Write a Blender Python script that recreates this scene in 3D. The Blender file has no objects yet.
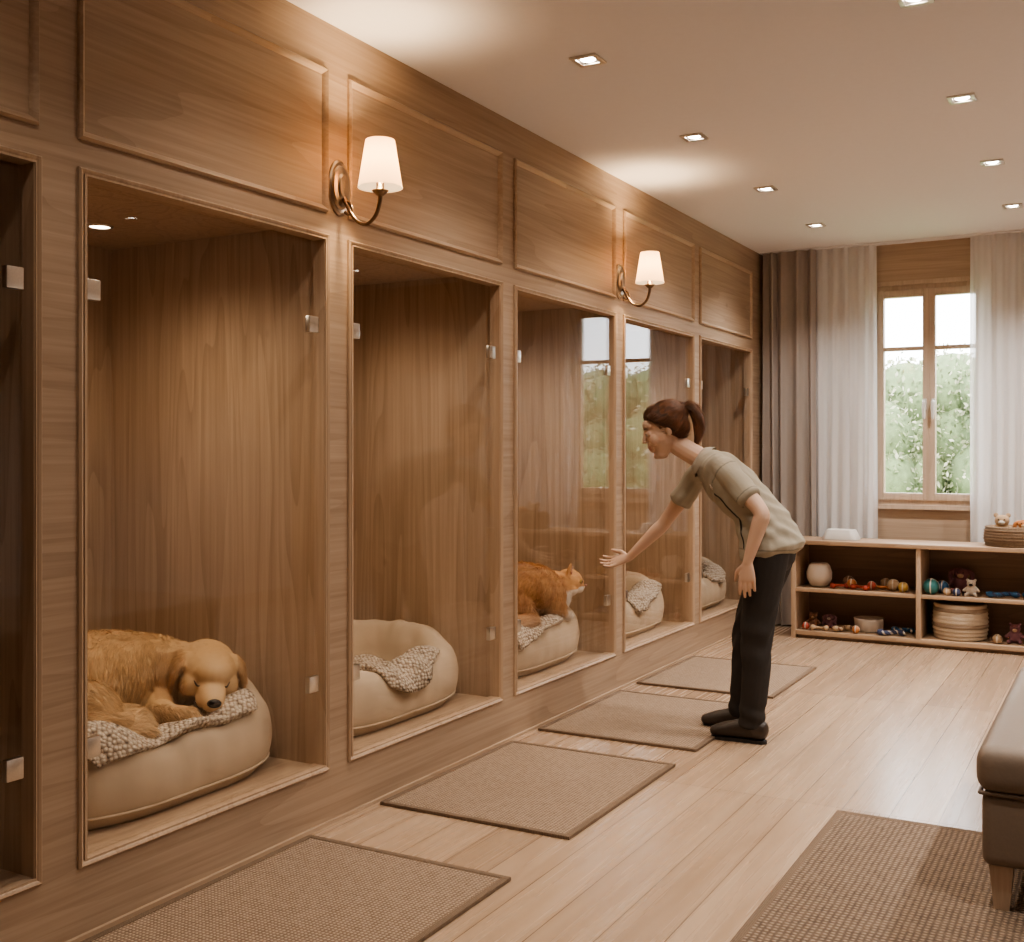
import bpy, bmesh, math, random
import numpy as np
from mathutils import Vector, Matrix
ZOOM=None
random.seed(7); rng=np.random.default_rng(7)
scene=bpy.context.scene; COL=scene.collection
R=math.radians
# ------------------------------------------------------------------ materials
class NT:
    def __init__(s,name):
        s.m=bpy.data.materials.new(name); s.m.use_nodes=True; s.t=s.m.node_tree
        s.t.nodes.clear(); s.out=s.t.nodes.new('ShaderNodeOutputMaterial')
    def n(s,ty,props=None,**inp):
        nd=s.t.nodes.new('ShaderNode'+ty)
        for k,v in (props or {}).items(): setattr(nd,k,v)
        for k,v in inp.items():
            key=int(k[1:]) if k[0]=='i' and k[1:].isdigit() else k.replace('_',' ')
            s.set(nd.inputs[key],v)
        return nd
    def set(s,sock,v):
        if hasattr(v,'is_output') or isinstance(v,bpy.types.NodeSocket): s.t.links.new(v,sock)
        else:
            if isinstance(v,(tuple,list)) and len(v)==3 and sock.type=='RGBA': v=(*v,1)
            sock.default_value=v
    def math(s,op,a,b=0.0,c=None):
        nd=s.n('Math',{'operation':op}); s.set(nd.inputs[0],a); s.set(nd.inputs[1],b)
        if c is not None: s.set(nd.inputs[2],c)
        return nd.outputs[0]
    def ramp(s,fac,stops):
        nd=s.n('ValToRGB'); s.set(nd.inputs[0],fac); e=nd.color_ramp.elements
        while len(e)<len(stops): e.new(.5)
        for el,(p,c) in zip(e,stops): el.position=p; el.color=(*c,1)
        return nd.outputs[0]
    def mixc(s,f,a,b,bt='MIX'):
        nd=s.n('Mix',{'data_type':'RGBA','blend_type':bt}); s.set(nd.inputs[0],f); s.set(nd.inputs[6],a); s.set(nd.inputs[7],b)
        return nd.outputs[2]
    def obj(s,scale=(1,1,1),rot=(0,0,0)):
        tc=s.n('TexCoord'); mp=s.n('Mapping'); s.t.links.new(tc.outputs['Object'],mp.inputs[0])
        mp.inputs['Scale'].default_value=scale; mp.inputs['Rotation'].default_value=rot
        return mp.outputs[0]
    def noise(s,vec,scale,detail=3,dist=0.0,rough=.5):
        return s.n('TexNoise',None,Vector=vec,Scale=scale,Detail=detail,Distortion=dist,Roughness=rough).outputs[0]
    def bump(s,h,strength=.2,dist=.01):
        return s.n('Bump',None,Height=h,Strength=strength,Distance=dist).outputs[0]
    def principled(s,col,rough=.5,metal=0.0,normal=None,**kw):
        b=s.n('BsdfPrincipled'); s.set(b.inputs['Base Color'],col); s.set(b.inputs['Roughness'],rough); s.set(b.inputs['Metallic'],metal)
        if normal is not None: s.set(b.inputs['Normal'],normal)
        for k,v in kw.items(): s.set(b.inputs[k.replace('_',' ')],v)
        s.t.links.new(b.outputs[0],s.out.inputs[0]); return b
def plain(name,col,rough=.5,metal=0,nscale=60,nb=.08,var=.12,**kw):
    m=NT(name); v=m.obj(); h=m.noise(v,nscale,4)
    c=m.mixc(h,tuple(x*(1-var) for x in col),tuple(min(1,x*(1+var)) for x in col))
    m.principled(c,rough,metal,m.bump(h,nb,.004),**kw); return m.m
def wood(name,dark,light,axis='Z',rough=.5,ring=9,knots=True,rw=.16,al0=.36):
    m=NT(name); i='XYZ'.index(axis)
    def sc(al,ot): v=[ot]*3; v[i]=al; return tuple(v)
    n1=m.noise(m.obj(sc(al0,4.2)),1.0,1.5,.18)
    rg=m.math('FRACT',m.math('MULTIPLY',n1,ring*1.5))
    rg=m.math('POWER',rg,2.6)
    fib=m.noise(m.obj(sc(1.6,75)),1.0,4,.1,.6)
    low=m.noise(m.obj(sc(.6,1.8)),1.0,3)
    f=m.math('MULTIPLY',fib,.62)
    f=m.math('ADD',f,m.math('MULTIPLY',low,.42)); f=m.math('SUBTRACT',f,m.math('MULTIPLY',rg,rw))
    c=m.ramp(f,[(.13,dark),(.68,light)])
    if knots:
        vv=m.n('TexVoronoi',None,Vector=m.obj(sc(1.1,2.1)),Scale=1.3).outputs['Distance']
        k=m.ramp(vv,[(.0,(.3,.25,.22)),(.05,(1,1,1))]); c=m.mixc(.6,c,k,'MULTIPLY')
    m.principled(c,rough,0,m.bump(fib,.10,.003),Coat_Weight=.05,Coat_Roughness=.4); return m.m
def vcol(name,rough=.6,bump=0,scale=80,**kw):
    m=NT(name); a=m.n('Attribute',{'attribute_name':'Col'}).outputs['Color']
    nm=m.bump(m.noise(m.obj(),scale,3),bump,.004) if bump else None
    m.principled(a,rough,0,nm,**kw); return m.m
def emit(name,col,st):
    m=NT(name); e=m.n('Emission',None,Color=col,Strength=st); m.t.links.new(e.outputs[0],m.out.inputs[0]); return m.m

M={}
FD,FL=(.262,.176,.116),(.475,.352,.252)
M['face']=wood('oak_wall_face',FD,FL,'Y',.5,7,True,.13,.26)
M['faceX']=wood('oak_back_wall',(.31,.215,.145),(.54,.41,.30),'X',.5,7,True,.10,.3)
M['inner']=wood('oak_enclosure_lining',(.30,.198,.124),(.54,.395,.275),'Z',.55,9,True,.19)
M['innerY']=wood('oak_enclosure_floor',(.42,.29,.19),(.64,.49,.36),'Y',.4,7,False)
M['trim']=wood('oak_trim',(.34,.225,.145),(.54,.40,.285),'Z',.4,5,False)
M['trimY']=wood('oak_moulding',(.33,.22,.145),(.53,.395,.28),'Y',.4,5,False)
M['shelf']=wood('shelf_oak',(.30,.19,.12),(.50,.355,.24),'X',.5,6,False)
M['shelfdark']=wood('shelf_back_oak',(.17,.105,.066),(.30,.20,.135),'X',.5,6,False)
M['winwood']=wood('window_oak',(.44,.33,.24),(.62,.49,.38),'Z',.45,5,False)
M['legwood']=wood('leg_oak',(.36,.24,.16),(.55,.41,.30),'Z',.4,5,False)
def floor_mat():
    m=NT('oak_plank_floor'); v=m.obj((1,1,1),(0,0,R(90)))
    b=m.n('TexBrick',{'offset':.37,'offset_frequency':1},Vector=v,Color1=(.41,.29,.20),Color2=(.53,.39,.275),Mortar=(.15,.095,.06),Scale=1.0,Mortar_Size=.0016,Mortar_Smooth=.2,Bias=0.0,Brick_Width=1.9,Row_Height=.165)
    fib=m.noise(m.obj((38,.9,1)),1,3,.1,.5); low=m.noise(m.obj((5,.5,1)),1,3,.4)
    rg=m.math('PINGPONG',m.math('MULTIPLY',low,8),1.0)
    g=m.ramp(m.math('ADD',m.math('MULTIPLY',fib,.4),m.math('MULTIPLY',rg,.3)),[(.1,(.78,.73,.69)),(.6,(1,1,1))])
    c=m.mixc(.85,b.outputs[0],g,'MULTIPLY')
    r=m.math('ADD',m.math('MULTIPLY',fib,.10),.22)
    m.principled(c,r,0,m.bump(m.math('SUBTRACT',m.math('MULTIPLY',fib,.15),b.outputs['Fac']),.15,.002)); return m.m
M['floor']=floor_mat()
M['ceil']=plain('ceiling_plaster',(.78,.765,.77),.9,0,30,.04,.02)
M['plaster']=plain('wall_plaster',(.70,.67,.64),.9,0,30,.04,.03)
def glass_mat(name,base=.04,tint=(1,1,1),k=.9):
    m=NT(name); lw=m.n('LayerWeight',None,Blend=.5).outputs['Facing']
    f=m.math('ADD',m.math('MULTIPLY',m.math('POWER',lw,5.0),k),base)
    t=m.n('BsdfTransparent',None,Color=tint); g=m.n('BsdfGlossy',None,Color=(1,1,1),Roughness=.01)
    mx=m.n('MixShader'); m.set(mx.inputs[0],f); m.t.links.new(t.outputs[0],mx.inputs[1]); m.t.links.new(g.outputs[0],mx.inputs[2])
    m.t.links.new(mx.outputs[0],m.out.inputs[0]); return m.m
M['glass']=glass_mat('clear_glass',.016,(.98,.975,.965),.70)
M['winglass']=glass_mat('window_glass',.02)
M['chrome']=plain('brushed_steel',(.66,.62,.57),.28,1,200,.03)
M['brass']=plain('aged_brass',(.46,.36,.27),.3,1,80,.05)
M['bronze']=plain('dark_bronze',(.24,.165,.11),.35,1,80,.05)
def weave(name,c1,c2,s=110,bs=.6):
    m=NT(name); v=m.obj()
    a=m.n('TexWave',{'wave_type':'BANDS','bands_direction':'X'},Vector=v,Scale=s*.35,Distortion=1.2,Detail=1.0).outputs['Fac']
    b=m.n('TexWave',{'wave_type':'BANDS','bands_direction':'Y'},Vector=v,Scale=s*.35,Distortion=1.2,Detail=1.0).outputs['Fac']
    h=m.math('MULTIPLY',a,b); n=m.noise(v,s*.9,4); h2=m.math('ADD',h,m.math('MULTIPLY',n,.6))
    c=m.ramp(h2,[(.2,c1),(.95,c2)]); m.principled(c,.95,0,m.bump(h2,bs,.006)); return m.m
M['sisal']=weave('sisal_weave',(.18,.12,.078),(.47,.355,.26),70)
M['sisalb']=weave('sisal_border',(.17,.115,.075),(.28,.20,.14),150)
M['rug']=weave('jute_rug_weave',(.115,.077,.052),(.36,.262,.185),50,.9)
M['bedfab']=plain('bed_canvas',(.58,.465,.345),.9,0,9,.45,.12)
M['bedcush']=plain('bed_cushion_fabric',(.60,.495,.39),.95,0,14,.3,.08)
def knit():
    m=NT('chunky_knit'); v=m.obj((1,1,1),(0,0,R(40)))
    vo=m.n('TexVoronoi',None,Vector=v,Scale=70.0,Randomness=.5).outputs['Distance']
    n=m.noise(v,40,3); c=m.ramp(m.math('ADD',vo,m.math('MULTIPLY',n,.25)),[(.46,(.70,.61,.51)),(.74,(.46,.37,.29)),(.96,(.17,.12,.088))])
    m.principled(c,.95,0,m.bump(m.math('SUBTRACT',1.0,vo),1.0,.012)); return m.m
M['knit']=knit()
M['leather']=plain('taupe_leather',(.21,.158,.118),.55,0,120,.12,.1)
M['drape']=plain('taupe_drape',(.36,.31,.275),.9,0,300,.1)
def sheer():
    m=NT('sheer_voile')
    d=m.n('BsdfDiffuse',None,Color=(.93,.93,.94)); t=m.n('BsdfTranslucent',None,Color=(.97,.97,.97)); tr=m.n('BsdfTransparent')
    a=m.n('MixShader',None,i0=.25); m.t.links.new(d.outputs[0],a.inputs[1]); m.t.links.new(t.outputs[0],a.inputs[2])
    lw=m.n('LayerWeight',None,Blend=.5).outputs['Facing']
    b=m.n('MixShader'); m.set(b.inputs[0],m.math('ADD',m.math('MULTIPLY',lw,.22),.76)); m.t.links.new(tr.outputs[0],b.inputs[1]); m.t.links.new(a.outputs[0],b.inputs[2])
    m.t.links.new(b.outputs[0],m.out.inputs[0]); return m.m
M['sheer']=sheer()
def shade():
    m=NT('lamp_shade_fabric'); e=m.n('Emission',None,Color=(1,.72,.42),Strength=1.0); t=m.n('BsdfTranslucent',None,Color=(.50,.38,.25))
    a=m.n('AddShader'); m.t.links.new(e.outputs[0],a.inputs[0]); m.t.links.new(t.outputs[0],a.inputs[1]); m.t.links.new(a.outputs[0],m.out.inputs[0]); return m.m
M['shade']=shade()
M['bulb']=emit('bulb_glow',(1,.75,.45),25)
M['spot']=emit('downlight_glow',(1,.90,.76),22)
M['spotk']=emit('enclosure_downlight_glow',(1,.8,.6),10)
M['skin']=vcol('skin',.5,0,Subsurface_Weight=.1,Subsurface_Radius=(.012,.006,.004))
M['furmat']=vcol('fur',.65); M['fabcol']=vcol('shirt_cloth',.85,.25,70)
M['trouser']=plain('dark_trouser_cloth',(.028,.023,.020),.85,0,60,.25)
M['shoe']=plain('dark_leather_shoe',(.04,.028,.021),.38,0,90,.1)
M['sole']=plain('shoe_sole',(.02,.015,.012),.7)
M['black']=plain('black_nose',(.012,.010,.010),.3,0,120,.2)
M['lid']=plain('dark_eyelid',(.07,.04,.025),.6,0,120,.1)
M['eye']=vcol('eye',.12)
M['hairbase']=plain('hair_base',(.055,.026,.015),.5)
M['hair']=vcol('hair_strands',.36)
M['tie']=plain('hair_tie',(.03,.015,.012),.8)
M['grass']=plain('grass',(.26,.34,.16),.95,0,20,.5,.4)
def leafm():
    m=NT('leaf'); a=m.n('Attribute',{'attribute_name':'Col'}).outputs['Color']
    d=m.n('BsdfDiffuse',None,Color=a); t=m.n('BsdfTranslucent',None,Color=a); x=m.n('MixShader',None,i0=.4)
    m.t.links.new(d.outputs[0],x.inputs[1]); m.t.links.new(t.outputs[0],x.inputs[2]); m.t.links.new(x.outputs[0],m.out.inputs[0]); return m.m
M['leaf']=leafm()
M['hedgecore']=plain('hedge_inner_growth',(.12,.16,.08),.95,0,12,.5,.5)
M['white']=plain('white_ceramic',(.70,.68,.65),.3,0,20,.02,.02)
M['cream']=plain('cream_ceramic',(.60,.52,.44),.55,0,20,.05,.05)
M['wicker']=weave('wicker',(.24,.155,.095),(.56,.41,.28),160,1)
M['coil']=plain('coiled_rope_basket',(.54,.44,.33),.9,0,140,.5,.15)
M['coild']=plain('coiled_rope_basket_dark',(.30,.22,.155),.9,0,140,.5,.15)
def tm(n,c,r=.6): M[n]=plain('toy_'+n,c,r,0,70,.25,.15)
tm('red',(.36,.06,.035)); tm('orange',(.46,.18,.06)); tm('tan',(.42,.29,.18),.9); tm('teal',(.03,.15,.15)); tm('blue',(.04,.12,.24),.8)
tm('navy',(.05,.06,.12),.9); tm('brown',(.2,.10,.06),.95); tm('plum',(.2,.09,.10),.95); tm('ivory',(.55,.48,.40),.95); tm('yellow',(.5,.33,.1),.8); tm('pink',(.5,.27,.23),.6)
# ------------------------------------------------------------------ geometry helpers
W={}
def from_arrays(name,V,F,mat,smooth=True,base=None,recalc=True,sharp=None,colors=None,mats=None,fm=None):
    V=np.asarray(V,float)
    if base is None: base=((V[:,0].min()+V[:,0].max())/2,(V[:,1].min()+V[:,1].max())/2,V[:,2].min())
    me=bpy.data.meshes.new(name); me.from_pydata((V-np.array(base)).tolist(),[],[list(map(int,f)) for f in F]); 
    if recalc:
        bm=bmesh.new(); bm.from_mesh(me); bmesh.ops.recalc_face_normals(bm,faces=bm.faces); bm.to_mesh(me); bm.free()
    me.polygons.foreach_set('use_smooth',[smooth]*len(me.polygons))
    if sharp: me.set_sharp_from_angle(angle=R(sharp))
    if colors is not None:
        a=me.color_attributes.new('Col','FLOAT_COLOR','POINT'); c=np.ones((len(V),4)); c[:,:3]=colors; a.data.foreach_set('color',c.ravel())
    if mat: me.materials.append(mat)
    o=bpy.data.objects.new(name,me); o.location=base; COL.objects.link(o); W[o.name]=Vector(base); return o
def empty(name,loc):
    o=bpy.data.objects.new(name,None); o.empty_display_size=.1; o.location=loc; COL.objects.link(o); W[o.name]=Vector(loc); return o
def adopt(c,p,label=None):
    c.parent=p; c.location=W[c.name]-W[p.name]
    if label: c['label']=label
    return c
def tag(o,label,cat,group=None):
    o['label']=label; o['category']=cat
    if group: o['group']=group
    return o
def struct(o,label=None):
    o['kind']='structure'
    if label: o['label']=label
    return o
BF=[(0,1,3,2),(4,6,7,5),(0,4,5,1),(2,3,7,6),(0,2,6,4),(1,5,7,3)]
def boxa(x0,x1,y0,y1,z0,z1):
    return [(x,y,z) for x in (x0,x1) for y in (y0,y1) for z in (z0,z1)],BF
def cat_(parts):
    V=[];F=[];o=0
    for v,f in parts:
        V+= [tuple(p) for p in v]; F+=[tuple(i+o for i in q) for q in f]; o=len(V)
    return V,F
def boxes(name,bl,mat,bevel=0,seg=2,smooth=False):
    V,F=cat_([boxa(*b) for b in bl]); o=from_arrays(name,V,F,mat,smooth)
    if bevel:
        bm=bmesh.new(); bm.from_mesh(o.data); bmesh.ops.bevel(bm,geom=list(bm.edges),offset=bevel,segments=seg,profile=.6,affect='EDGES',clamp_overlap=True)
        bm.to_mesh(o.data); bm.free(); o.data.polygons.foreach_set('use_smooth',[True]*len(o.data.polygons)); o.data.set_sharp_from_angle(angle=R(40))
    return o
def cr(P,t):
    P=np.asarray(P,float); n=len(P)-1; t=min(max(t,0),n-1e-9); i=int(t); u=t-i
    p0=P[max(i-1,0)];p1=P[i];p2=P[i+1];p3=P[min(i+2,n)]
    return .5*((2*p1)+(-p0+p2)*u+(2*p0-5*p1+4*p2-p3)*u*u+(-p0+3*p1-3*p2+p3)*u**3)
def nz(v): v=np.asarray(v,float); return v/ (np.linalg.norm(v)+1e-12)
def loft(ctrl,side=(0,1,0),n=16,m=6,dome=True,flat=False):
    C=[list(c)+([] if len(c)==8 else list(side)) for c in ctrl]
    K=(len(C)-1)*m; S=[cr(C,k/m) for k in range(K+1)]
    P=[s[:3] for s in S]; T=[nz(P[min(i+1,K)]-P[max(i-1,0)]) for i in range(K+1)]
    rings=[]
    def ring(p,t,s,a,b):
        s=nz(s-np.dot(s,t)*t); o=np.cross(t,s)
        return [p+s*a*math.cos(q)+o*b*math.sin(q) for q in [2*math.pi*j/n for j in range(n)]]
    if dome:
        s=S[0]; r=min(s[3],s[4])*(.35 if flat else .9)
        for ph in (80,55,28): rings.append(ring(P[0]-T[0]*r*math.sin(R(ph)),T[0],s[5:8],max(s[3]*math.cos(R(ph)),1e-4),max(s[4]*math.cos(R(ph)),1e-4)))
    for p,t,s in zip(P,T,S): rings.append(ring(p,t,s[5:8],max(s[3],1e-4),max(s[4],1e-4)))
    if dome:
        s=S[-1]; r=min(s[3],s[4])*(.35 if flat else .9)
        for ph in (28,55,80): rings.append(ring(P[-1]+T[-1]*r*math.sin(R(ph)),T[-1],s[5:8],max(s[3]*math.cos(R(ph)),1e-4),max(s[4]*math.cos(R(ph)),1e-4)))
    V=[p for r_ in rings for p in r_]; F=[]
    for i in range(len(rings)-1):
        for j in range(n): F.append((i*n+j,i*n+(j+1)%n,(i+1)*n+(j+1)%n,(i+1)*n+j))
    F.append(tuple(range(n-1,-1,-1))); b=(len(rings)-1)*n; F.append(tuple(b+j for j in range(n)))
    return V,F
def rloft(pts,rad,n=12,m=5,side=None):
    """round tube with a parallel-transported frame, so bends never twist or pinch"""
    C=[[*p,r] for p,r in zip(pts,rad)]; K=(len(C)-1)*m; S=[cr(C,k/m) for k in range(K+1)]
    P=[s[:3] for s in S]; T=[nz(P[min(i+1,K)]-P[max(i-1,0)]) for i in range(K+1)]
    a=np.zeros(3); a[int(np.argmin(np.abs(T[0])))]=1; s=nz(a-np.dot(a,T[0])*T[0]); fr=[]
    for t in T: s=nz(s-np.dot(s,t)*t); fr.append(s)
    rings=[]
    def ring(p,t,s,r):
        o=np.cross(t,s); return [p+(s*math.cos(q)+o*math.sin(q))*r for q in [2*math.pi*j/n for j in range(n)]]
    r0=S[0][3]; r1=S[-1][3]
    for ph in (80,55,28): rings.append(ring(P[0]-T[0]*r0*.9*math.sin(R(ph)),T[0],fr[0],max(r0*math.cos(R(ph)),1e-4)))
    for p,t,s,q in zip(P,T,fr,S): rings.append(ring(p,t,s,max(q[3],1e-4)))
    for ph in (28,55,80): rings.append(ring(P[-1]+T[-1]*r1*.9*math.sin(R(ph)),T[-1],fr[-1],max(r1*math.cos(R(ph)),1e-4)))
    V=[p for r_ in rings for p in r_]; F=[]
    for i in range(len(rings)-1):
        for j in range(n): F.append((i*n+j,i*n+(j+1)%n,(i+1)*n+(j+1)%n,(i+1)*n+j))
    F.append(tuple(range(n-1,-1,-1))); b=(len(rings)-1)*n; F.append(tuple(b+j for j in range(n)))
    return V,F
def ell(c,r,ax=((1,0,0),(0,1,0),(0,0,1)),nu=16,nv=10):
    c=np.array(c,float); ax=np.array(ax,float); V=[];F=[]
    for i in range(1,nv):
        ph=math.pi*i/nv
        for j in range(nu):
            th=2*math.pi*j/nu; V.append(c+ax[0]*r[0]*math.sin(ph)*math.cos(th)+ax[1]*r[1]*math.sin(ph)*math.sin(th)+ax[2]*r[2]*math.cos(ph))
    for i in range(nv-2):
        for j in range(nu): F.append((i*nu+j,i*nu+(j+1)%nu,(i+1)*nu+(j+1)%nu,(i+1)*nu+j))
    t=len(V); V.append(c+ax[2]*r[2]); V.append(c-ax[2]*r[2])
    for j in range(nu): F.append((t,(j+1)%nu,j)); F.append((t+1,(nv-2)*nu+j,(nv-2)*nu+(j+1)%nu))
    return V,F
def union(name,parts,voxel,mat,smooth=3,colf=None,base=None,disp=None):
    V,F=cat_(parts); t=from_arrays('tmp',V,F,None,True,(0,0,0))
    r=t.modifiers.new('r','REMESH'); r.mode='VOXEL'; r.voxel_size=voxel
    if smooth: s=t.modifiers.new('s','SMOOTH'); s.factor=.5; s.iterations=smooth
    bpy.context.view_layer.update(); dg=bpy.context.evaluated_depsgraph_get()
    me=bpy.data.meshes.new_from_object(t.evaluated_get(dg)); n=len(me.vertices)
    A=np.empty(n*3); me.vertices.foreach_get('co',A); A=A.reshape(-1,3)
    if disp is not None:
        N=np.empty(n*3); me.vertices.foreach_get('normal',N); A=disp(A,N.reshape(-1,3))
    Fq=[tuple(p.vertices) for p in me.polygons]
    bpy.data.objects.remove(t); bpy.data.meshes.remove(me)
    return from_arrays(name,A,Fq,mat,True,base,recalc=False,colors=(colf(A) if colf else None))
def merged(name,parts,mat,smooth=True,sharp=None,base=None):
    V,F=cat_(parts); return from_arrays(name,V,F,mat,smooth,base,sharp=sharp)
def lathe(profile,c,n=32,sx=1,sy=1):
    V=[];F=[]
    for r,z in profile:
        for j in range(n): q=2*math.pi*j/n; V.append((c[0]+r*sx*math.cos(q),c[1]+r*sy*math.sin(q),c[2]+z))
    for i in range(len(profile)-1):
        for j in range(n): F.append((i*n+j,i*n+(j+1)%n,(i+1)*n+(j+1)%n,(i+1)*n+j))
    return V,F
def fur(name,src,n,L,Wd,anchors,lift,colf,lenf=None,maskf=None,droop=.25,mat=None,jit=.25,var=.15):
    me=src.data; loc=np.array(W[src.name]); me.calc_loop_triangles(); T=np.empty(len(me.loop_triangles)*3,int); me.loop_triangles.foreach_get('vertices',T); T=T.reshape(-1,3)
    A=np.empty(len(me.vertices)*3); me.vertices.foreach_get('co',A); A=A.reshape(-1,3)+loc
    a,b,c=A[T[:,0]],A[T[:,1]],A[T[:,2]]; cr_=np.cross(b-a,c-a); ar=np.linalg.norm(cr_,axis=1)
    idx=rng.choice(len(T),n,p=ar/ar.sum()); u=rng.random(n); v=rng.random(n); k=u+v>1; u[k]=1-u[k]; v[k]=1-v[k]
    P=a[idx]+(b-a)[idx]*u[:,None]+(c-a)[idx]*v[:,None]; N=cr_[idx]/(ar[idx][:,None]+1e-12)
    cen=A.mean(0)
    if ((A[T[:,0]]-cen)*cr_).sum()<0: N=-N
    if maskf is not None:
        k=maskf(P); P=P[k]; N=N[k]; n=len(P)
    ap=np.array([q[0] for q in anchors],float); ad=np.array([nz(q[1]) for q in anchors])
    w=1/(((P[:,None,:]-ap[None])**2).sum(2)**2+1e-7); fl=(w[:,:,None]*ad[None]).sum(1)/w.sum(1)[:,None]
    fl=fl-(fl*N).sum(1)[:,None]*N; fl/= np.linalg.norm(fl,axis=1)[:,None]+1e-9
    # locks: neighbouring strands share a lean, so the coat breaks into tufts
    cell=np.floor(P/.012).astype(int); h=(cell[:,0]*73856093)^(cell[:,1]*19349663)^(cell[:,2]*83492791)
    tuft=np.stack([np.sin(h*.37),np.sin(h*.71+1),np.sin(h*.53+2)],1)*jit
    D=fl+N*lift+tuft+rng.normal(0,jit*.6,(n,3)); D/=np.linalg.norm(D,axis=1)[:,None]
    ln=L*(.6+.6*rng.random(n)); 
    if lenf is not None: ln=ln*lenf(P)
    Sd=np.cross(D,N+rng.normal(0,.3,(n,3))); Sd/=np.linalg.norm(Sd,axis=1)[:,None]+1e-9
    g=np.array([0,0,-1.0]); l=ln[:,None]; P=P-N*.001
    mid=P+D*l*.5; tip=P+D*l+g*l*droop-N*l*lift*.35
    V=np.stack([P-Sd*Wd*.5,P+Sd*Wd*.5,mid+Sd*Wd*.42,mid-Sd*Wd*.42,tip],1).reshape(-1,3)
    i0=np.arange(n)*5; F=[]
    for i in i0.tolist(): F.append((i,i+1,i+2,i+3)); F.append((i+3,i+2,i+4))
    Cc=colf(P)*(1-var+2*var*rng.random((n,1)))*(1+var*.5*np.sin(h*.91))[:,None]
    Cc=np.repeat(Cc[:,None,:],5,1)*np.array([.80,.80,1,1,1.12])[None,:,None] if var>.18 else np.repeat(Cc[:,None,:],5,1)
    o=from_arrays(name,V,F,mat or M['furmat'],True,tuple(loc),recalc=False,colors=np.clip(Cc.reshape(-1,3),0,1)); o['kind']='stuff'; return o
# ------------------------------------------------------------------ dimensions
CH=2.80; YB=8.37; XR=4.6; YF=-1.6
OP=[(.81,1.905),(2.05,3.08),(3.22,4.31),(4.45,5.56),(5.70,6.81),(6.95,8.06)]
ZB,ZT=.20,2.05
struct(boxes('floor',[(-1.3,XR+.1,YF-.1,YB+.2,-.1,0)],M['floor']),'pale oak plank floor')
struct(boxes('ceiling',[(-1.3,XR+.1,YF-.1,YB+.2,CH,CH+.12)],M['ceil']),'smooth warm off-white plaster ceiling')
T_=.05; w=[( -T_,0,YF,YB,0,ZB),(-T_,0,YF,YB,ZT,CH)]
e=[YF]+[v for ab in OP for v in ab]+[YB]
for i in range(0,len(e),2): w.append((-T_,0,e[i],e[i+1],ZB,ZT))
struct(boxes('wall_left',w,M['face']),'oak veneered wall with glazed pet enclosures')
struct(boxes('baseboard_left',[(0,.012,YF,YB,0,.012)],M['trimY']))
WX0,WX1,WZ0,WZ1=.825,1.585,.92,2.50
struct(boxes('wall_back',[(-1.3,WX0,YB,YB+.2,0,CH),(WX1,XR+.1,YB,YB+.2,0,CH),(WX0,WX1,YB,YB+.2,0,WZ0),(WX0,WX1,YB,YB+.2,WZ1,CH)],M['faceX']),'oak panelled end wall around the window')
struct(boxes('wall_right',[(XR,XR+.15,YF,YB,0,CH)],M['plaster']))
struct(boxes('wall_front',[(-1.3,XR+.1,YF-.15,YF,0,CH)],M['plaster']))
def frame_prof(y0,y1,z0,z1,wd,h,x0=0.0):
    prof=[(0,0),(0,h*.55),(wd*.25,h),(wd*.55,h*.75),(wd*.8,h*.35),(wd,0)]
    V=[];F=[];k=len(prof)
    for (cy,cz,sy,sz) in ((y0,z0,1,1),(y1,z0,-1,1),(y1,z1,-1,-1),(y0,z1,1,-1)):
        for d,hh in prof: V.append((x0+hh,cy+sy*d,cz+sz*d))
    for c in range(4):
        for i in range(k-1): F.append((c*k+i,c*k+i+1,((c+1)%4)*k+i+1,((c+1)%4)*k+i))
    return V,F
for i,(a,b) in enumerate(OP):
    o=merged(f'trim_{i+1}',[frame_prof(a-.02,b,2.135,2.635,.024,.016)],M['trimY'],True,30); struct(o,'raised oak moulding framing a wall panel')
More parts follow.
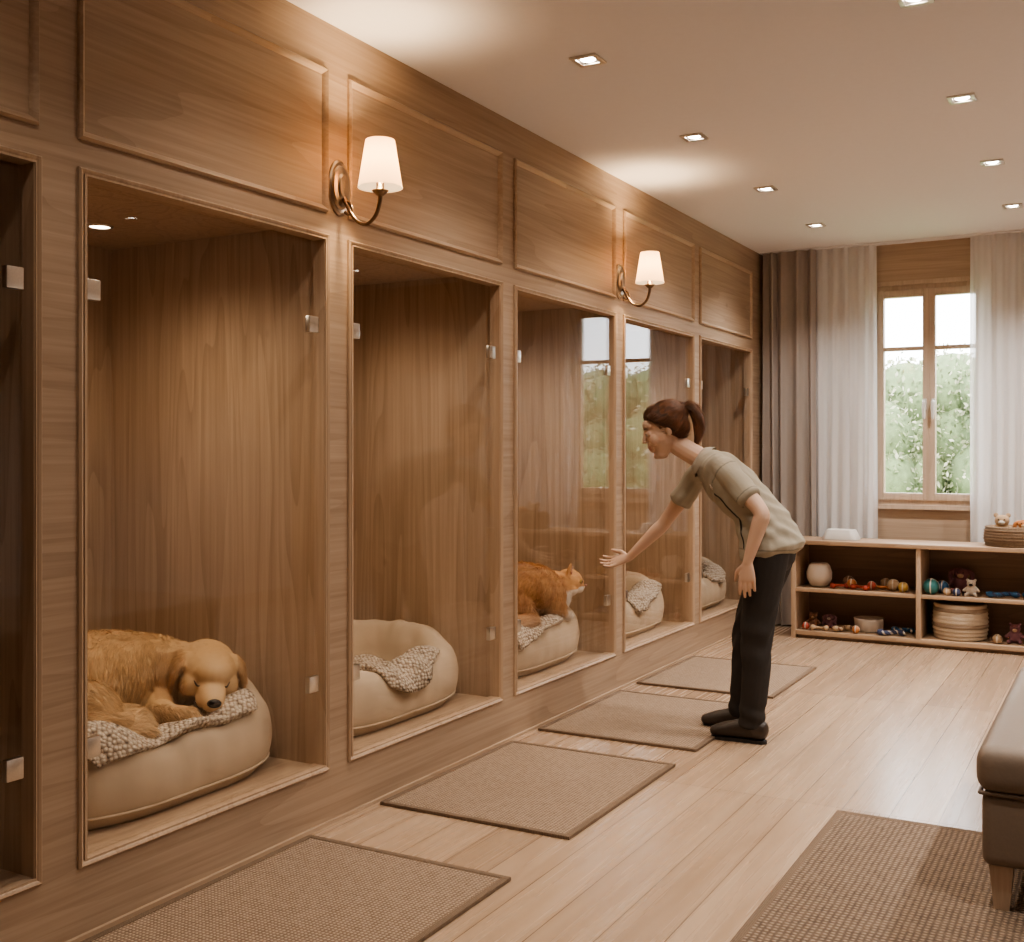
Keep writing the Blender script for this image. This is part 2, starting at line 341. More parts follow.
for i,(a,b) in enumerate(OP):
    root=empty('pet_enclosure',(-.5,(a+b)/2,ZB))
    tag(root,['built-in oak pet enclosure with glass front, unlit and empty','built-in oak pet enclosure with glass front, sleeping golden dog inside','built-in oak pet enclosure with glass front and empty pet bed','built-in oak pet enclosure with glass front, ginger cat inside','built-in oak pet enclosure with glass front reflecting the window','built-in oak pet enclosure with glass front beside the drape'][i],'pet enclosure','row of glazed pet enclosures')
    t=.02; A,B=a-.01,b+.01
    adopt(boxes('enclosure_lining',[(-1.10,-1.08,A-t,B+t,ZB-.02,2.12),(-1.08,-T_,A-t,A,ZB,2.12),(-1.08,-T_,B,B+t,ZB,2.12)],M['inner']),root)
    adopt(boxes('enclosure_ceiling',[(-1.08,-T_,A,B,2.10,2.12)],M['inner']),root)
    adopt(boxes('enclosure_floor',[(-1.08,-T_,A,B,ZB-.02,ZB)],M['innerY']),root)
    adopt(merged('frame',[frame_prof(a-.020,b+.010,ZB-.010,ZT+.010,.020,.012)]+[boxa(-.05,.006,a,a+.008,ZB,ZT),boxa(-.05,.006,b-.008,b,ZB,ZT),boxa(-.05,.006,a+.008,b-.008,ZB,ZB+.010),boxa(-.05,.006,a+.008,b-.008,ZT-.010,ZT)],M['trim'],False),root)
    g=adopt(boxes('glass_door',[(-.018,-.010,a+.010,b-.035,ZB+.014,ZT-.03)],M['glass']),root,'clear frameless glass pane')
    for zc in (.50,1.74):
        for yy,wd in ((a+.006,.055),(b-.085,.05)):
            if i==0 and yy<1.5: continue
            adopt(boxes('glass_clip',[(-.024,-.004,yy,yy+wd,zc-.028,zc+.028)],M['chrome'],.003),g,'small square steel glass clip')
    lx,ly=-.74,a+.69
    adopt(merged('downlight',[lathe([(.0,.0),(.035,.0)],(lx,ly,2.097))],M['spotk'] if i in(1,2,3,4) else M['chrome'],True),root)
    adopt(merged('downlight_ring',[lathe([(.035,.003),(.036,-.002),(.046,-.002),(.048,.003)],(lx,ly,2.097))],M['chrome'],True),root)
    if i in (1,2,3,4):
        ld=bpy.data.lights.new('enclosure_light','SPOT'); ld.energy=[0,22,17,19,14][i]; ld.color=(1,.82,.62); ld.spot_size=R(160); ld.spot_blend=1.0; ld.shadow_soft_size=.10
        lo=bpy.data.objects.new('enclosure_light',ld); lo.location=(-.45,(a+b)/2,2.06); COL.objects.link(lo); W[lo.name]=Vector(lo.location); adopt(lo,root)
# ------------------------------------------------------------------ window + exterior
w1=empty('window_1',((WX0+WX1)/2,YB+.08,WZ0)); struct(w1,'oak casement window with two sashes overlooking a green hedge')
y0,y1=YB+.01,YB+.09; cx=(WX0+WX1)/2
adopt(boxes('window_frame',[(WX0,WX0+.028,y0,y1,WZ0,WZ1),(WX1-.028,WX1,y0,y1,WZ0,WZ1),(WX0+.028,WX1-.028,y0,y1,WZ0,WZ0+.035),(WX0+.028,WX1-.028,y0,y1,WZ1-.035,WZ1)],M['winwood']),w1)
for s0,s1,hx in ((WX0+.028,cx,cx-.03),(cx,WX1-.028,cx+.03)):
    s=adopt(boxes('window_sash',[(s0,s0+.04,y0-.015,y0+.05,WZ0+.035,WZ1-.035),(s1-.045,s1,y0-.015,y0+.05,WZ0+.035,WZ1-.035),(s0+.04,s1-.045,y0-.015,y0+.05,WZ0+.035,WZ0+.085),(s0+.04,s1-.045,y0-.015,y0+.05,WZ1-.085,WZ1-.035),(s0+.04,s1-.045,y0,y0+.04,2.03,2.058)],M['winwood'],.003),w1)
    adopt(boxes('window_pane',[(s0+.038,s1-.043,y0+.018,y0+.022,WZ0+.08,WZ1-.08)],M['winglass']),s)
    adopt(merged('handle',[boxa(hx-.012,hx+.012,y0-.024,y0-.015,1.60,1.68),rloft([(hx,y0-.02,1.655),(hx,y0-.055,1.655),(hx,y0-.058,1.62),(hx,y0-.058,1.54)],[.010,.012,.013,.010])],M['white'],True,35),s,'white lever window handle')
struct(boxes('trim_20',[(WX0-.04,WX1+.04,YB-.035,YB,WZ0-.03,WZ0),(WX0-.03,WX0,YB-.012,YB,WZ0,WZ1+.03),(WX1,WX1+.03,YB-.012,YB,WZ0,WZ1+.03),(WX0,WX1,YB-.012,YB,WZ1,WZ1+.03),],M['winwood']),'oak window casing and sill')
g=boxes('lawn',[(-12,16,YB+.3,40,-.25,-.2)],M['grass']); tag(g,'sunlit green lawn outside the window','lawn'); g['kind']='stuff'
def leaves(centers,n,size,cols):
    cs=np.array([c[:3] for c in centers]); rs=np.array([c[3] for c in centers]); pr=rs**2/(rs**2).sum()
    k=rng.choice(len(cs),n,p=pr); d=rng.normal(size=(n,3)); d/=np.linalg.norm(d,axis=1)[:,None]
    P=cs[k]+d*(rs[k]*(.8+.3*rng.random(n)))[:,None]
    a=rng.normal(size=(n,3)); a/=np.linalg.norm(a,axis=1)[:,None]; b=np.cross(a,rng.normal(size=(n,3))); b/=np.linalg.norm(b,axis=1)[:,None]
    s=(size*(.6+.8*rng.random(n)))[:,None]
    P[:,2]=np.maximum(P[:,2],-.12)
    V=np.stack([P-a*s,P+b*s*.5,P+a*s,P-b*s*.5],1).reshape(-1,3); F=[(i,i+1,i+2,i+3) for i in range(0,4*n,4)]
    c0=np.array(cols)[rng.integers(0,len(cols),n)]*(.75+.5*rng.random((n,1)))
    return V,F,np.repeat(c0,4,0)
hc=[(x+.1*math.sin(9*z),14.4+.4*math.sin(x*3),z,.5+.12*math.sin(x*5+z*3)) for x in np.arange(-3.5,6.5,.45) for z in (.5,1.0,1.5,1.95+.12*math.sin(x*2.3))]
V,F,C=leaves(hc,46000,.036,[(.25,.28,.17),(.36,.38,.26),(.13,.16,.09),(.52,.51,.40)])
o=from_arrays('hedge',V,F,M['leaf'],False,recalc=False,colors=C); tag(o,'dense leafy green hedge beyond the lawn','hedge')
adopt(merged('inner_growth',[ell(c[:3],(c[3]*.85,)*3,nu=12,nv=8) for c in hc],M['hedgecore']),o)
sh=[(x,11.6+.2*math.sin(5*x),.1,.24+.06*math.sin(x*11)) for x in np.arange(-1.0,4,.33)]
V,F,C=leaves(sh,5000,.035,[(.5,.52,.26),(.3,.38,.16),(.6,.55,.38)])
o=from_arrays('flowering_shrub',V,F,M['leaf'],False,recalc=False,colors=C); tag(o,'low sunlit shrubs below the window','shrub')
# ------------------------------------------------------------------ curtains
def curtain(name,x0,x1,yc,amp,per,mat,label,seed):
    rs=np.random.default_rng(seed); nx=int((x1-x0)/.005); nzv=24; V=[];F=[]; ph=rs.random(4)*6
    for k in range(nzv+1):
        t=k/nzv; z=.012+(2.79-.012)*t
        for i in range(nx+1):
            x=x0+(x1-x0)*i/nx; q=2*math.pi*(x-x0)/per
            y=yc+amp*(.8*math.sin(q+.9*math.sin(q*.37+ph[0])+.3*math.sin(2.2*t+ph[1]))+.25*math.sin(1.7*q+ph[2]+t))*(.75+.3*(1-t))
            V.append((x+.008*math.sin(2*t+q*.4+ph[3]),y,z))
    for k in range(nzv):
        for i in range(nx): a=k*(nx+1)+i; F.append((a,a+1,a+nx+2,a+nx+1))
    o=from_arrays(name,V,F,mat,True,recalc=False); tag(o,label,'curtain'); return o
curtain('drape_curtain',.03,.44,8.235,.030,.10,M['drape'],'heavy taupe drape hanging in folds beside the wall',1)
curtain('sheer_curtain',.40,.865,8.27,.018,.085,M['sheer'],'white sheer curtain gathered beside the drape and window',2)
curtain('sheer_curtain',1.495,2.15,8.26,.019,.09,M['sheer'],'white sheer curtain above the wicker basket',3)
curtain('drape_curtain',2.18,2.62,8.235,.036,.10,M['drape'],'heavy taupe drape at the far end of the rail',4)
o=boxes('curtain_rail',[(.01,2.7,8.225,8.28,2.792,2.80)],M['ceil']); tag(o,'slim white ceiling-mounted curtain rail','curtain rail')
# ------------------------------------------------------------------ downlights
WARM=(1,.885,.77)
def downlight(x,y,en=34,col=WARM):
    z=CH; root=empty('recessed_downlight',(x,y,z)); tag(root,'square metal recessed ceiling downlight, lit','ceiling light','recessed ceiling downlights'); s=.055;i_=.036
    adopt(boxes('light_trim',[(x-s,x+s,y-s,y-i_,z-.008,z),(x-s,x+s,y+i_,y+s,z-.008,z),(x-s,x-i_,y-i_,y+i_,z-.008,z),(x+i_,x+s,y-i_,y+i_,z-.008,z)],M['chrome'],.002),root)
    adopt(merged('lamp_lens',[lathe([(0,0),(.024,0),(.030,.004)],(x,y,z-.004))],M['spot']),root)
    ld=bpy.data.lights.new('downlight_beam','SPOT'); ld.energy=en; ld.color=col; ld.spot_size=R(125); ld.spot_blend=.8; ld.shadow_soft_size=.05
    lo=bpy.data.objects.new('downlight_beam',ld); lo.location=(x,y,z-.03); COL.objects.link(lo); W[lo.name]=Vector(lo.location); adopt(lo,root)
cool=(1,.95,.90)
for y in (3.86,5.05,6.24,7.40): downlight(.64,y,32 if y<7 else 56,WARM if y<7 else cool); downlight(1.83,y,44 if y<7 else 95,WARM if y<7 else cool)
for x,y,en in ((.64,1.5,14),(.64,2.68,24),(1.83,1.5,16),(1.83,2.68,30),(3.1,2.68,90),(3.1,5.05,170),(3.1,7.4,190)): downlight(x,y,en,cool if x>3 else WARM)  # rightmost row is unseen, added to stand in for daylight from the right
# ------------------------------------------------------------------ sconces
def sconce(Y):
    root=empty('wall_sconce',(0,Y,2.24)); tag(root,'aged brass wall sconce with glowing cream cone shade','wall lamp','wall sconces between enclosures')
    n=28; V=[];F=[]
    prof=[(1.0,.0),(1.0,.006),(.92,.012),(.80,.009),(.74,.017),(.5,.020),(.42,.028),(.0001,.030)]
    for r,h in prof:
        for j in range(n): q=2*math.pi*j/n; V.append((h,Y+.062*r*math.cos(q),2.235+.098*r*math.sin(q)))
    for i in range(len(prof)-1):
        for j in range(n): F.append((i*n+j,i*n+(j+1)%n,(i+1)*n+(j+1)%n,(i+1)*n+j))
    adopt(from_arrays('backplate',V,F,M['brass'],True,sharp=35),root)
    adopt(merged('arm',[rloft([(.015,Y,2.215),(.04,Y,2.165),(.075,Y,2.115),(.12,Y,2.095),(.16,Y,2.12),(.178,Y,2.165),(.18,Y,2.195)],[.010,.008,.007,.0065,.007,.008,.009],10,6),
        rloft([(.02,Y,2.19),(.05,Y,2.175),(.06,Y,2.15),(.045,Y,2.135),(.03,Y,2.145)],[.005,.005,.0045,.004,.006],8,6)],M['bronze']),root)
    adopt(merged('candle_cup',[lathe([(.0,.0),(.012,.002),(.022,.012),(.030,.020),(.014,.022),(.014,.05),(.0,.05)],(.18,Y,2.185),20)],M['bronze']),root)
    adopt(merged('lamp_shade',[lathe([(.078,0),(.077,.003),(.051,.163),(.050,.165)],(.18,Y,2.215),36),lathe([(.076,.001),(.049,.164)],(.18,Y,2.215),36)],M['shade']),root,'glowing cream fabric cone shade')
    adopt(merged('bulb',[ell((.18,Y,2.265),(.018,.018,.026))],M['bulb']),root)
    ld=bpy.data.lights.new('sconce_light','POINT'); ld.energy=21; ld.color=(1,.71,.42); ld.shadow_soft_size=.03
    lo=bpy.data.objects.new('sconce_light',ld); lo.location=(.18,Y,2.31); COL.objects.link(lo); W[lo.name]=Vector(lo.location); adopt(lo,root)
sconce(3.15); sconce(5.63)
# ------------------------------------------------------------------ mats
def mat_(x0,x1,y0,y1,label,name='floor_mat',mt='sisal',bw=.022,grp='woven mats along the enclosures'):
    cx,cy=(x0+x1)/2,(y0+y1)/2
    root=empty(name,(cx,cy,0)); tag(root,label,'mat',grp)
    adopt(boxes('woven_field',[(x0+bw,x1-bw,y0+bw,y1-bw,.001,.010)],M[mt]),root)
    adopt(boxes('border',[(x0,x1,y0,y0+bw,.0005,.0125),(x0,x1,y1-bw,y1,.0005,.0125),(x0,x0+bw,y0+bw,y1-bw,.0005,.0125),(x1-bw,x1,y0+bw,y1-bw,.0005,.0125)],M['sisalb'],.002),root)
for (a,b) in ((2.0,2.95),(3.35,4.35),(4.60,5.56),(5.79,6.72)): mat_(.035,.81,a,b,'rectangular tan sisal mat with bound edge on oak floor')
r_=empty('area_rug',(2.6,2.7,0)); tag(r_,'large brown woven jute rug beneath the leather bench','rug')
adopt(boxes('woven_field',[(1.555,3.7,1.3,4.045,.001,.013)],M['rug']),r_)
adopt(boxes('border',[(1.53,1.555,1.3,4.07,.0005,.0135),(1.555,3.7,4.045,4.07,.0005,.0135)],M['sisalb'],.002),r_)
# ------------------------------------------------------------------ bench
root=empty('upholstered_bench',(2.6,4.0,0.013)); tag(root,'taupe leather upholstered bench with tapered oak legs on rug','bench')
adopt(boxes('base',[(2.085,3.1,3.37,4.75,.14,.345)],M['leather'],.03,4),root)
c=boxes('cushion',[(2.07,3.12,3.35,4.77,.345,.475)],M['leather'],.055,6); adopt(c,root)
adopt(merged('piping',[rloft([(2.085,3.37,.345),(2.6,3.362,.345),(3.1,3.37,.345)],[.006]*3,8,6),rloft([(2.082,3.37,.345),(2.08,4.0,.345),(2.082,4.75,.345)],[.006]*3,8,6)],M['leather']),root)
for lx,ly in ((2.135,3.42),(3.03,3.42),(2.135,4.69),(3.03,4.69)):
    V=[];
    for z,s in ((.0135,.02),(.14,.032)):
        V+=[(lx-s,ly-s,z),(lx+s,ly-s,z),(lx+s,ly+s,z),(lx-s,ly+s,z)]
    adopt(from_arrays('leg',V,[(0,1,2,3),(4,5,6,7),(0,1,5,4),(1,2,6,5),(2,3,7,6),(3,0,4,7)],M['legwood'],False),root,'tapered pale oak leg')
# ------------------------------------------------------------------ shelf
SX0,SX1,SY0,SY1,SH=.375,2.07,7.78,8.17,.685; t=.03; md=(SX0+SX1)/2
root=empty('low_shelf_unit',(md,7.97,0)); tag(root,'low open oak shelf unit holding pet toys under the window','shelf unit')
adopt(boxes('top_board',[(SX0-.01,SX1+.01,SY0-.01,SY1,SH-t,SH)],M['shelf'],.003),root)
for x in (SX0,SX1-t): adopt(boxes('side_panel',[(x,x+t,SY0,SY1,0,SH-t)],M['trim'],.002),root)
adopt(boxes('divider',[(md-t/2,md+t/2,SY0,SY1,.055,SH-t)],M['trim'],.002),root)
adopt(boxes('bottom_board',[(SX0+t,SX1-t,SY0,SY1,.025,.055)],M['shelf'],.002),root)
for a,b in ((SX0+t,md-t/2),(md+t/2,SX1-t)): adopt(boxes('shelf_board',[(a,b,SY0+.005,SY1-.01,.325,.350)],M['shelf'],.002),root)
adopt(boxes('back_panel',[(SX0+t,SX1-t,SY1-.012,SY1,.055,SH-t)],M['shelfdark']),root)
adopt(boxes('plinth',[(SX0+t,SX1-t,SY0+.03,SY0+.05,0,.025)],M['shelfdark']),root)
# ------------------------------------------------------------------ toys & containers
def ball(x,y,z,r,mt,label):
    o=merged('toy_ball',[ell((x,y,z+r),(r,r,r))],M[mt]); tag(o,label,'toy','pet toys on the shelf')
    b=[]
    for k in (0,1):
        V=[];F=[];n=28
        for j in range(n):
            q=2*math.pi*j/n
            for dd,rr in ((-.004,1.0),(-.003,1.03),(.003,1.03),(.004,1.0)):
                rr=min(rr,1.0) if math.sin(q)<-.8 else rr
                p=(r*rr*math.cos(q),dd,r*rr*math.sin(q)) if k==0 else (dd,r*rr*math.cos(q),r*rr*math.sin(q))
                V.append((x+p[0],y+p[1],z+r+p[2]))
        for j in range(n):
            for i in range(3): F.append((j*4+i,j*4+i+1,((j+1)%n)*4+i+1,((j+1)%n)*4+i))
        b.append((V,F))
    adopt(merged('seam',b,M['ivory']),o)
def bone(x,y,z,L,ang,mt,label):
    d=np.array((math.cos(ang),math.sin(ang),0)); s=np.array((-d[1],d[0],0)); c=np.array((x,y,z+.02)); P=[rloft([c-d*L/2,c,c+d*L/2],[.012,.010,.012])]
    for e_ in (-1,1):
        for f_ in (-1,1): P.append(ell(c+d*e_*L/2+s*f_*.014,(.019,.019,.019)))
    o=union('toy_bone',P,.004,M[mt],2); tag(o,label,'toy','pet toys on the shelf')
def rope(x,y,z,L,ang,mt,label,mt2='ivory'):
    d=np.array((math.cos(ang),math.sin(ang),0)); s=np.array((-d[1],d[0],0)); up=np.array((0,0,1)); c=np.array((x,y,z+.022))
    def strand(ph):
        pts=[];n=22
        for i in range(n+1):
            t_=i/n-.5; q=ph+i*1.1; pts.append(c+d*L*t_+s*.03*math.sin(t_*7)+(s*math.cos(q)+up*math.sin(q))*.008)
        return rloft(pts,[.008]*len(pts),8,2)
    o=merged('rope_toy',[strand(0),strand(2.1)],M[mt]); tag(o,label,'toy','pet toys on the shelf')
    adopt(merged('strand',[strand(4.2)],M[mt2]),o)
    for e_ in (-1,1):
        cc=c+d*e_*L*.4+s*.03*math.sin(e_*.4*7); adopt(union('knot',[ell(cc,(.026,.022,.02)),ell(cc+d*.008,(.012,.027,.021))],.004,M[mt],1),o)
def plush(x,y,z,s,mt,mt2,label,ear='round',face=(0,-1)):
    f=np.array((face[0],face[1],0.0)); f=nz(f); l=np.array((-f[1],f[0],0)); u=np.array((0,0,1.0)); c=np.array((x,y,z))
    A=(f,l,u); P=[ell(c+u*.05*s,(.042*s,.046*s,.05*s),A),ell(c+u*.118*s+f*.008*s,(.038*s,.042*s,.036*s),A)]
    for e_ in (-1,1):
        P.append(rloft([c+u*.075*s+l*.035*s*e_,c+u*.05*s+l*.065*s*e_+f*.02*s],[.016*s,.015*s]))
        P.append(rloft([c+u*.018*s+l*.03*s*e_,c+u*.017*s+l*.042*s*e_+f*.06*s],[.018*s,.018*s]))
        if ear=='round': P.append(ell(c+u*.15*s+l*.034*s*e_,(.008*s,.015*s,.015*s),A))
        else: P.append(rloft([c+u*.14*s+l*.03*s*e_,c+u*.12*s+l*.06*s*e_,c+u*.08*s+l*.062*s*e_],[.01*s,.015*s,.012*s]))
    o=union('plush_toy',P,.004,M[mt],2); tag(o,label,'toy','pet toys on the shelf')
    adopt(merged('muzzle',[ell(c+u*.108*s+f*.04*s,(.016*s,.019*s,.014*s),A)],M[mt2]),o)
    for e_ in (-1,1): adopt(merged('eye',[ell(c+u*.127*s+f*.042*s+l*.016*s*e_,(.004*s,)*3)],M['black']),o)
zm=.351; zl=.056; zt=SH+.001
o=merged('round_pot',[lathe([(0,0),(.045,0),(.066,.015),(.086,.055),(.088,.10),(.072,.15),(.056,.167),(.052,.165),(.066,.14),(.078,.09),(.078,.055),(.04,.012),(0,.012)],(.535,7.93,zm))],M['cream']); tag(o,'round cream ceramic pot on the shelf','pot')
bone(.69,7.88,zm,.10,.5,'red','red rubber bone toy on shelf'); ball(.765,7.90,zm,.034,'orange','orange rubber ball on shelf')
bone(.83,7.86,zm,.10,-.4,'red','red rubber bone toy on shelf'); ball(.73,7.97,zm,.040,'brown','brown rubber ball on shelf'); ball(.90,7.90,zm,.030,'red','small red ball on shelf')
bone(.96,7.93,zm,.10,.2,'orange','orange rubber bone toy on shelf'); ball(1.04,7.92,zm,.040,'tan','tan ball on shelf'); ball(1.11,7.88,zm,.034,'yellow','mustard ball on shelf'); ball(.97,8.02,zm,.036,'tan','tan ball on shelf')
ball(1.295,7.85,zm,.052,'teal','teal rubber ball on shelf'); ball(1.35,7.955,zm,.042,'blue','blue ball on shelf')
plush(1.46,8.03,zm,1.10,'plum','tan','plum plush elephant toy on shelf','flop'); ball(1.395,7.835,zm,.026,'tan','small tan ball on shelf')
plush(1.54,7.88,zm,.70,'ivory','black','cream plush bear with dark muzzle on shelf'); ball(1.455,7.83,zm,.026,'navy','small navy ball on shelf')
rope(1.73,7.89,zm,.19,.2,'blue','blue braided rope toy on shelf','navy'); rope(1.93,7.94,zm,.16,-.2,'blue','blue braided rope toy on shelf','ivory')
plush(.49,7.95,zl,.68,'brown','tan','brown plush toy on bottom shelf'); plush(.60,7.96,zl,.66,'plum','ivory','plum plush toy on bottom shelf','flop'); bone(.56,7.83,zl,.09,.1,'tan','tan chew bone on bottom shelf')
rope(.71,7.86,zl,.12,.6,'tan','tan rope toy on bottom shelf','brown'); ball(.465,7.83,zl,.026,'red','small red ball on bottom shelf')
o=merged('pet_bowl',[lathe([(0,0),(.085,0),(.095,.01),(.098,.075),(.102,.09),(.096,.091),(.088,.075),(.07,.025),(0,.02)],(.865,7.98,zl))],M['cream']); tag(o,'tan ceramic pet bowl on the bottom shelf','bowl')
rope(1.04,7.84,zl,.17,.15,'navy','navy and white knotted rope toy on shelf'); rope(1.09,7.99,zl,.14,-.3,'blue','blue knotted rope toy on shelf'); ball(.81,7.82,zl,.026,'orange','small orange ball on bottom shelf')
def coilbasket(x,y,z,r,h,label,mt,mt2,name='coiled_basket',rows=9):
    P=[(0,.004)]; dz=h/rows; P.append((r*.88,.0))
    for i in range(rows):
        rr=r*(.93+.07*math.sin(math.pi*(i+.5)/rows)); P+=[(rr-.002,i*dz+.001),(rr+.007,i*dz+dz*.5),(rr-.002,(i+1)*dz-.001)]
    P+=[(r*.9,h),(r*.86,h*.5),(r*.82,.02),(0,.02)]
    o=merged(name,[lathe(P,(x,y,z),44)],M[mt]); tag(o,label,'basket')
    b=[]
    for i in (rows//3,rows-2): 
        rr=r*(.93+.07*math.sin(math.pi*(i+.5)/rows))+.0015; b.append(lathe([(rr-.002,i*dz),(rr+.0075,i*dz+dz*.5),(rr-.002,(i+1)*dz)],(x,y,z),44))
    adopt(merged('band',b,M[mt2]),o); return o
coilbasket(1.46,7.975,zl,.172,.235,'round cream coiled rope basket on the bottom shelf','coil','coild')
plush(1.80,7.93,zl,.8,'plum','tan','plum plush toy beside the coiled basket'); ball(1.70,7.85,zl,.03,'tan','tan ball beside basket')
coilbasket(1.775,7.95,zt,.165,.13,'brown wicker basket with plush toys on shelf top','wicker','wicker','wicker_basket',7)
plush(1.722,7.93,zt+.035,1.10,'tan','ivory','tan teddy bear sitting in the wicker basket'); plush(1.852,7.96,zt+.035,.9,'orange','tan','orange plush toy sitting in the wicker basket','flop')
def rrect(hx,hy,r,n=6):
    P=[]
    for cx_,cy_,a0 in ((hx-r,hy-r,0),(-hx+r,hy-r,90),(-hx+r,-hy+r,180),(hx-r,-hy+r,270)):
        for i in range(n+1): q=R(a0+90*i/n); P.append((cx_+r*math.cos(q),cy_+r*math.sin(q)))
    return P
V=[];F=[];lev=[(0,.12,.09),(.008,.122,.092),(.055,.100,.074),(.070,.095,.070),(.072,.085,.060),(.03,.06,.04),(.028,.002,.002)]
for z,hx,hy in lev:
    for p in rrect(hx,hy,min(hx,hy)*.45): V.append((.68+p[0],7.96+p[1],zt+z))
n_=28
for i in range(len(lev)-1):
    for j in range(n_): F.append((i*n_+j,i*n_+(j+1)%n_,(i+1)*n_+(j+1)%n_,(i+1)*n_+j))
F.append(tuple(range(n_)))
o=from_arrays('pet_feeding_bowl',V,F,M['white'],True,sharp=50); tag(o,'white rectangular pet feeding bowl on shelf top','bowl')
# ------------------------------------------------------------------ pet beds
BHX=.37; BY={1:.488,2:.52,3:.52,4:.52,5:.52}; EXP=3.6
def bprofile(s,th):
    dx=math.cos(th)
    front=max(0.0,dx)**3
    h=.320-.110*min(1,front*1.15)+.006*math.sin(th*5+1); c=.150
    T=[(0,0,c),(.5,.5,c),(.62,.60,c+.003),(.71,.665,c+(h-c)*.6),(.82,.75,h),(.94,.87,h),(1.03,.97,h*.84),(1.13,1.015,h*.52),(1.22,1.0,h*.23),(1.28,.96,.03),(1.33,.90,.0)]
    ss=[q[0] for q in T]
    s=min(max(s,0),1.33); i=max(0,min(len(T)-2,sum(1 for v in ss if v<=s)-1)); u=(s-ss[i])/(ss[i+1]-ss[i])
    v=cr([(q[1],q[2]) for q in T],i+u); return v[0],v[1]
def sup(th):
    c,s=math.cos(th),math.sin(th); return 1/((abs(c)**EXP+abs(s)**EXP)**(1/EXP))
def bpoint(u,v,off,BHY):
    th=math.atan2(v,u); k=sup(th); s=math.hypot(u,v)/k
    r,z=bprofile(s,th); r2,z2=bprofile(s+.02,th)
    nx,nz_=-(z2-z),(r2-r)*.4; ln=math.hypot(nx,nz_)+1e-9
    return np.array((r*k*math.cos(th)*BHX+off*nx/ln*math.cos(th),r*k*math.sin(th)*BHY+off*nx/ln*math.sin(th),z+off*nz_/ln))
def bed(cx,cy,BHY,label):
    z0=ZB+.001; root=empty('pet_bed',(cx,cy,z0)); tag(root,label,'pet bed','padded pet beds in the enclosures')
    n=150; V=[];F=[]; S=[.60+i*(1.33-.60)/34 for i in range(35)]
    for s in S:
        for j in range(n):
            th=2*math.pi*j/n; k=sup(th); r,z=bprofile(s,th)
            wv=max(0,math.sin(min(1,max(0,(s-.70)/.58))*math.pi))
            pleat=(.009*math.sin(th*17+2*math.sin(th*5)+s*3)+.008*math.sin(th*31+s*9)-.022*max(0,math.sin(th*6.0+.8+1.2*s))**10)*wv
            z+=(.005*math.sin(th*13+1)-.012*max(0,math.cos(th*4+.6))**24)*wv
            V.append((cx+r*k*math.cos(th)*BHX*(1+pleat),cy+r*k*math.sin(th)*BHY*(1+pleat),z0+max(z,0)))
    for i in range(len(S)-1):
        for j in range(n): F.append((i*n+j,i*n+(j+1)%n,(i+1)*n+(j+1)%n,(i+1)*n+j))
    F.append(tuple((len(S)-1)*n+j for j in range(n)))
    adopt(from_arrays('bolster',V,F,M['bedfab'],True),root)
    V=[];F=[];lv=[(.0,.160),(.2,.161),(.4,.159),(.55,.153),(.63,.140),(.655,.115),(.65,.09)]
    for r,z in lv:
        for j in range(n):
            th=2*math.pi*j/n; k=sup(th); V.append((cx+r*k*math.cos(th)*BHX,cy+r*k*math.sin(th)*BHY,z0+z+.004*math.sin(th*5)*r))
    for i in range(len(lv)-1):
        for j in range(n): F.append((i*n+j,i*n+(j+1)%n,(i+1)*n+(j+1)%n,(i+1)*n+j))
    adopt(from_arrays('cushion',V,F,M['bedcush'],True),root)
    pts=[]
    for j in range(n+1):
        th=2*math.pi*j/n; k=sup(th); r,z=bprofile(1.245,th); pts.append((cx+(r+.006)*k*math.cos(th)*BHX,cy+(r+.006)*k*math.sin(th)*BHY,z0+z))
    adopt(merged('piping',[rloft(pts,[.005]*len(pts),6,1)],M['bedfab']),root)
    return root
def blanket(cx,cy,BHY,u0,u1,v0,v1,rot,label,seed):
    rs=random.Random(seed); ph=[rs.random()*6 for _ in range(6)]; nx,ny=60,60; Vt=[];Vb=[]
    for i in range(nx+1):
        for j in range(ny+1):
            a=i/nx;b=j/ny
            A=2*a-1;B=2*b-1; k=.22; a2=A*math.sqrt(1-k*B*B); b2=B*math.sqrt(1-k*A*A)
            ea=.025*math.sin(b*7+ph[0]); eb=.03*math.sin(a*6+ph[2])
            cu,cv=(u0+u1)/2,(v0+v1)/2; du=(u1-u0)/2*a2+ea*A; dv=(v1-v0)/2*b2+eb*B
            c_,s_=math.cos(rot),math.sin(rot); uu,vv=cu+du*c_-dv*s_,cv+du*s_+dv*c_
            fold=.010*math.sin(a*13+b*6+ph[4])+.009*math.sin(b*17-a*5+ph[5])+.015
            for L_,o_ in ((Vt,.014+fold),(Vb,.004)):
                p=bpoint(uu,vv,o_,BHY); L_.append((cx+p[0],cy+p[1],ZB+.001+p[2]))
    N=(nx+1)*(ny+1); V=Vt+Vb; F=[]; idx=lambda i,j:i*(ny+1)+j
    for i in range(nx):
        for j in range(ny):
            q=(idx(i,j),idx(i+1,j),idx(i+1,j+1),idx(i,j+1)); F.append(q); F.append(tuple(N+k for k in reversed(q)))
    for i in range(nx): F.append((idx(i,0),idx(i+1,0),N+idx(i+1,0),N+idx(i,0))); F.append((idx(i,ny),idx(i+1,ny),N+idx(i+1,ny),N+idx(i,ny)))
    for j in range(ny): F.append((idx(0,j),idx(0,j+1),N+idx(0,j+1),N+idx(0,j))); F.append((idx(nx,j),idx(nx,j+1),N+idx(nx,j+1),N+idx(nx,j)))
    o=from_arrays('knitted_blanket',V,F,M['knit'],True); tag(o,label,'blanket','knitted blankets on the pet beds')
BC=[(-.475,(a+b)/2+.012) for i,(a,b) in enumerate(OP)]
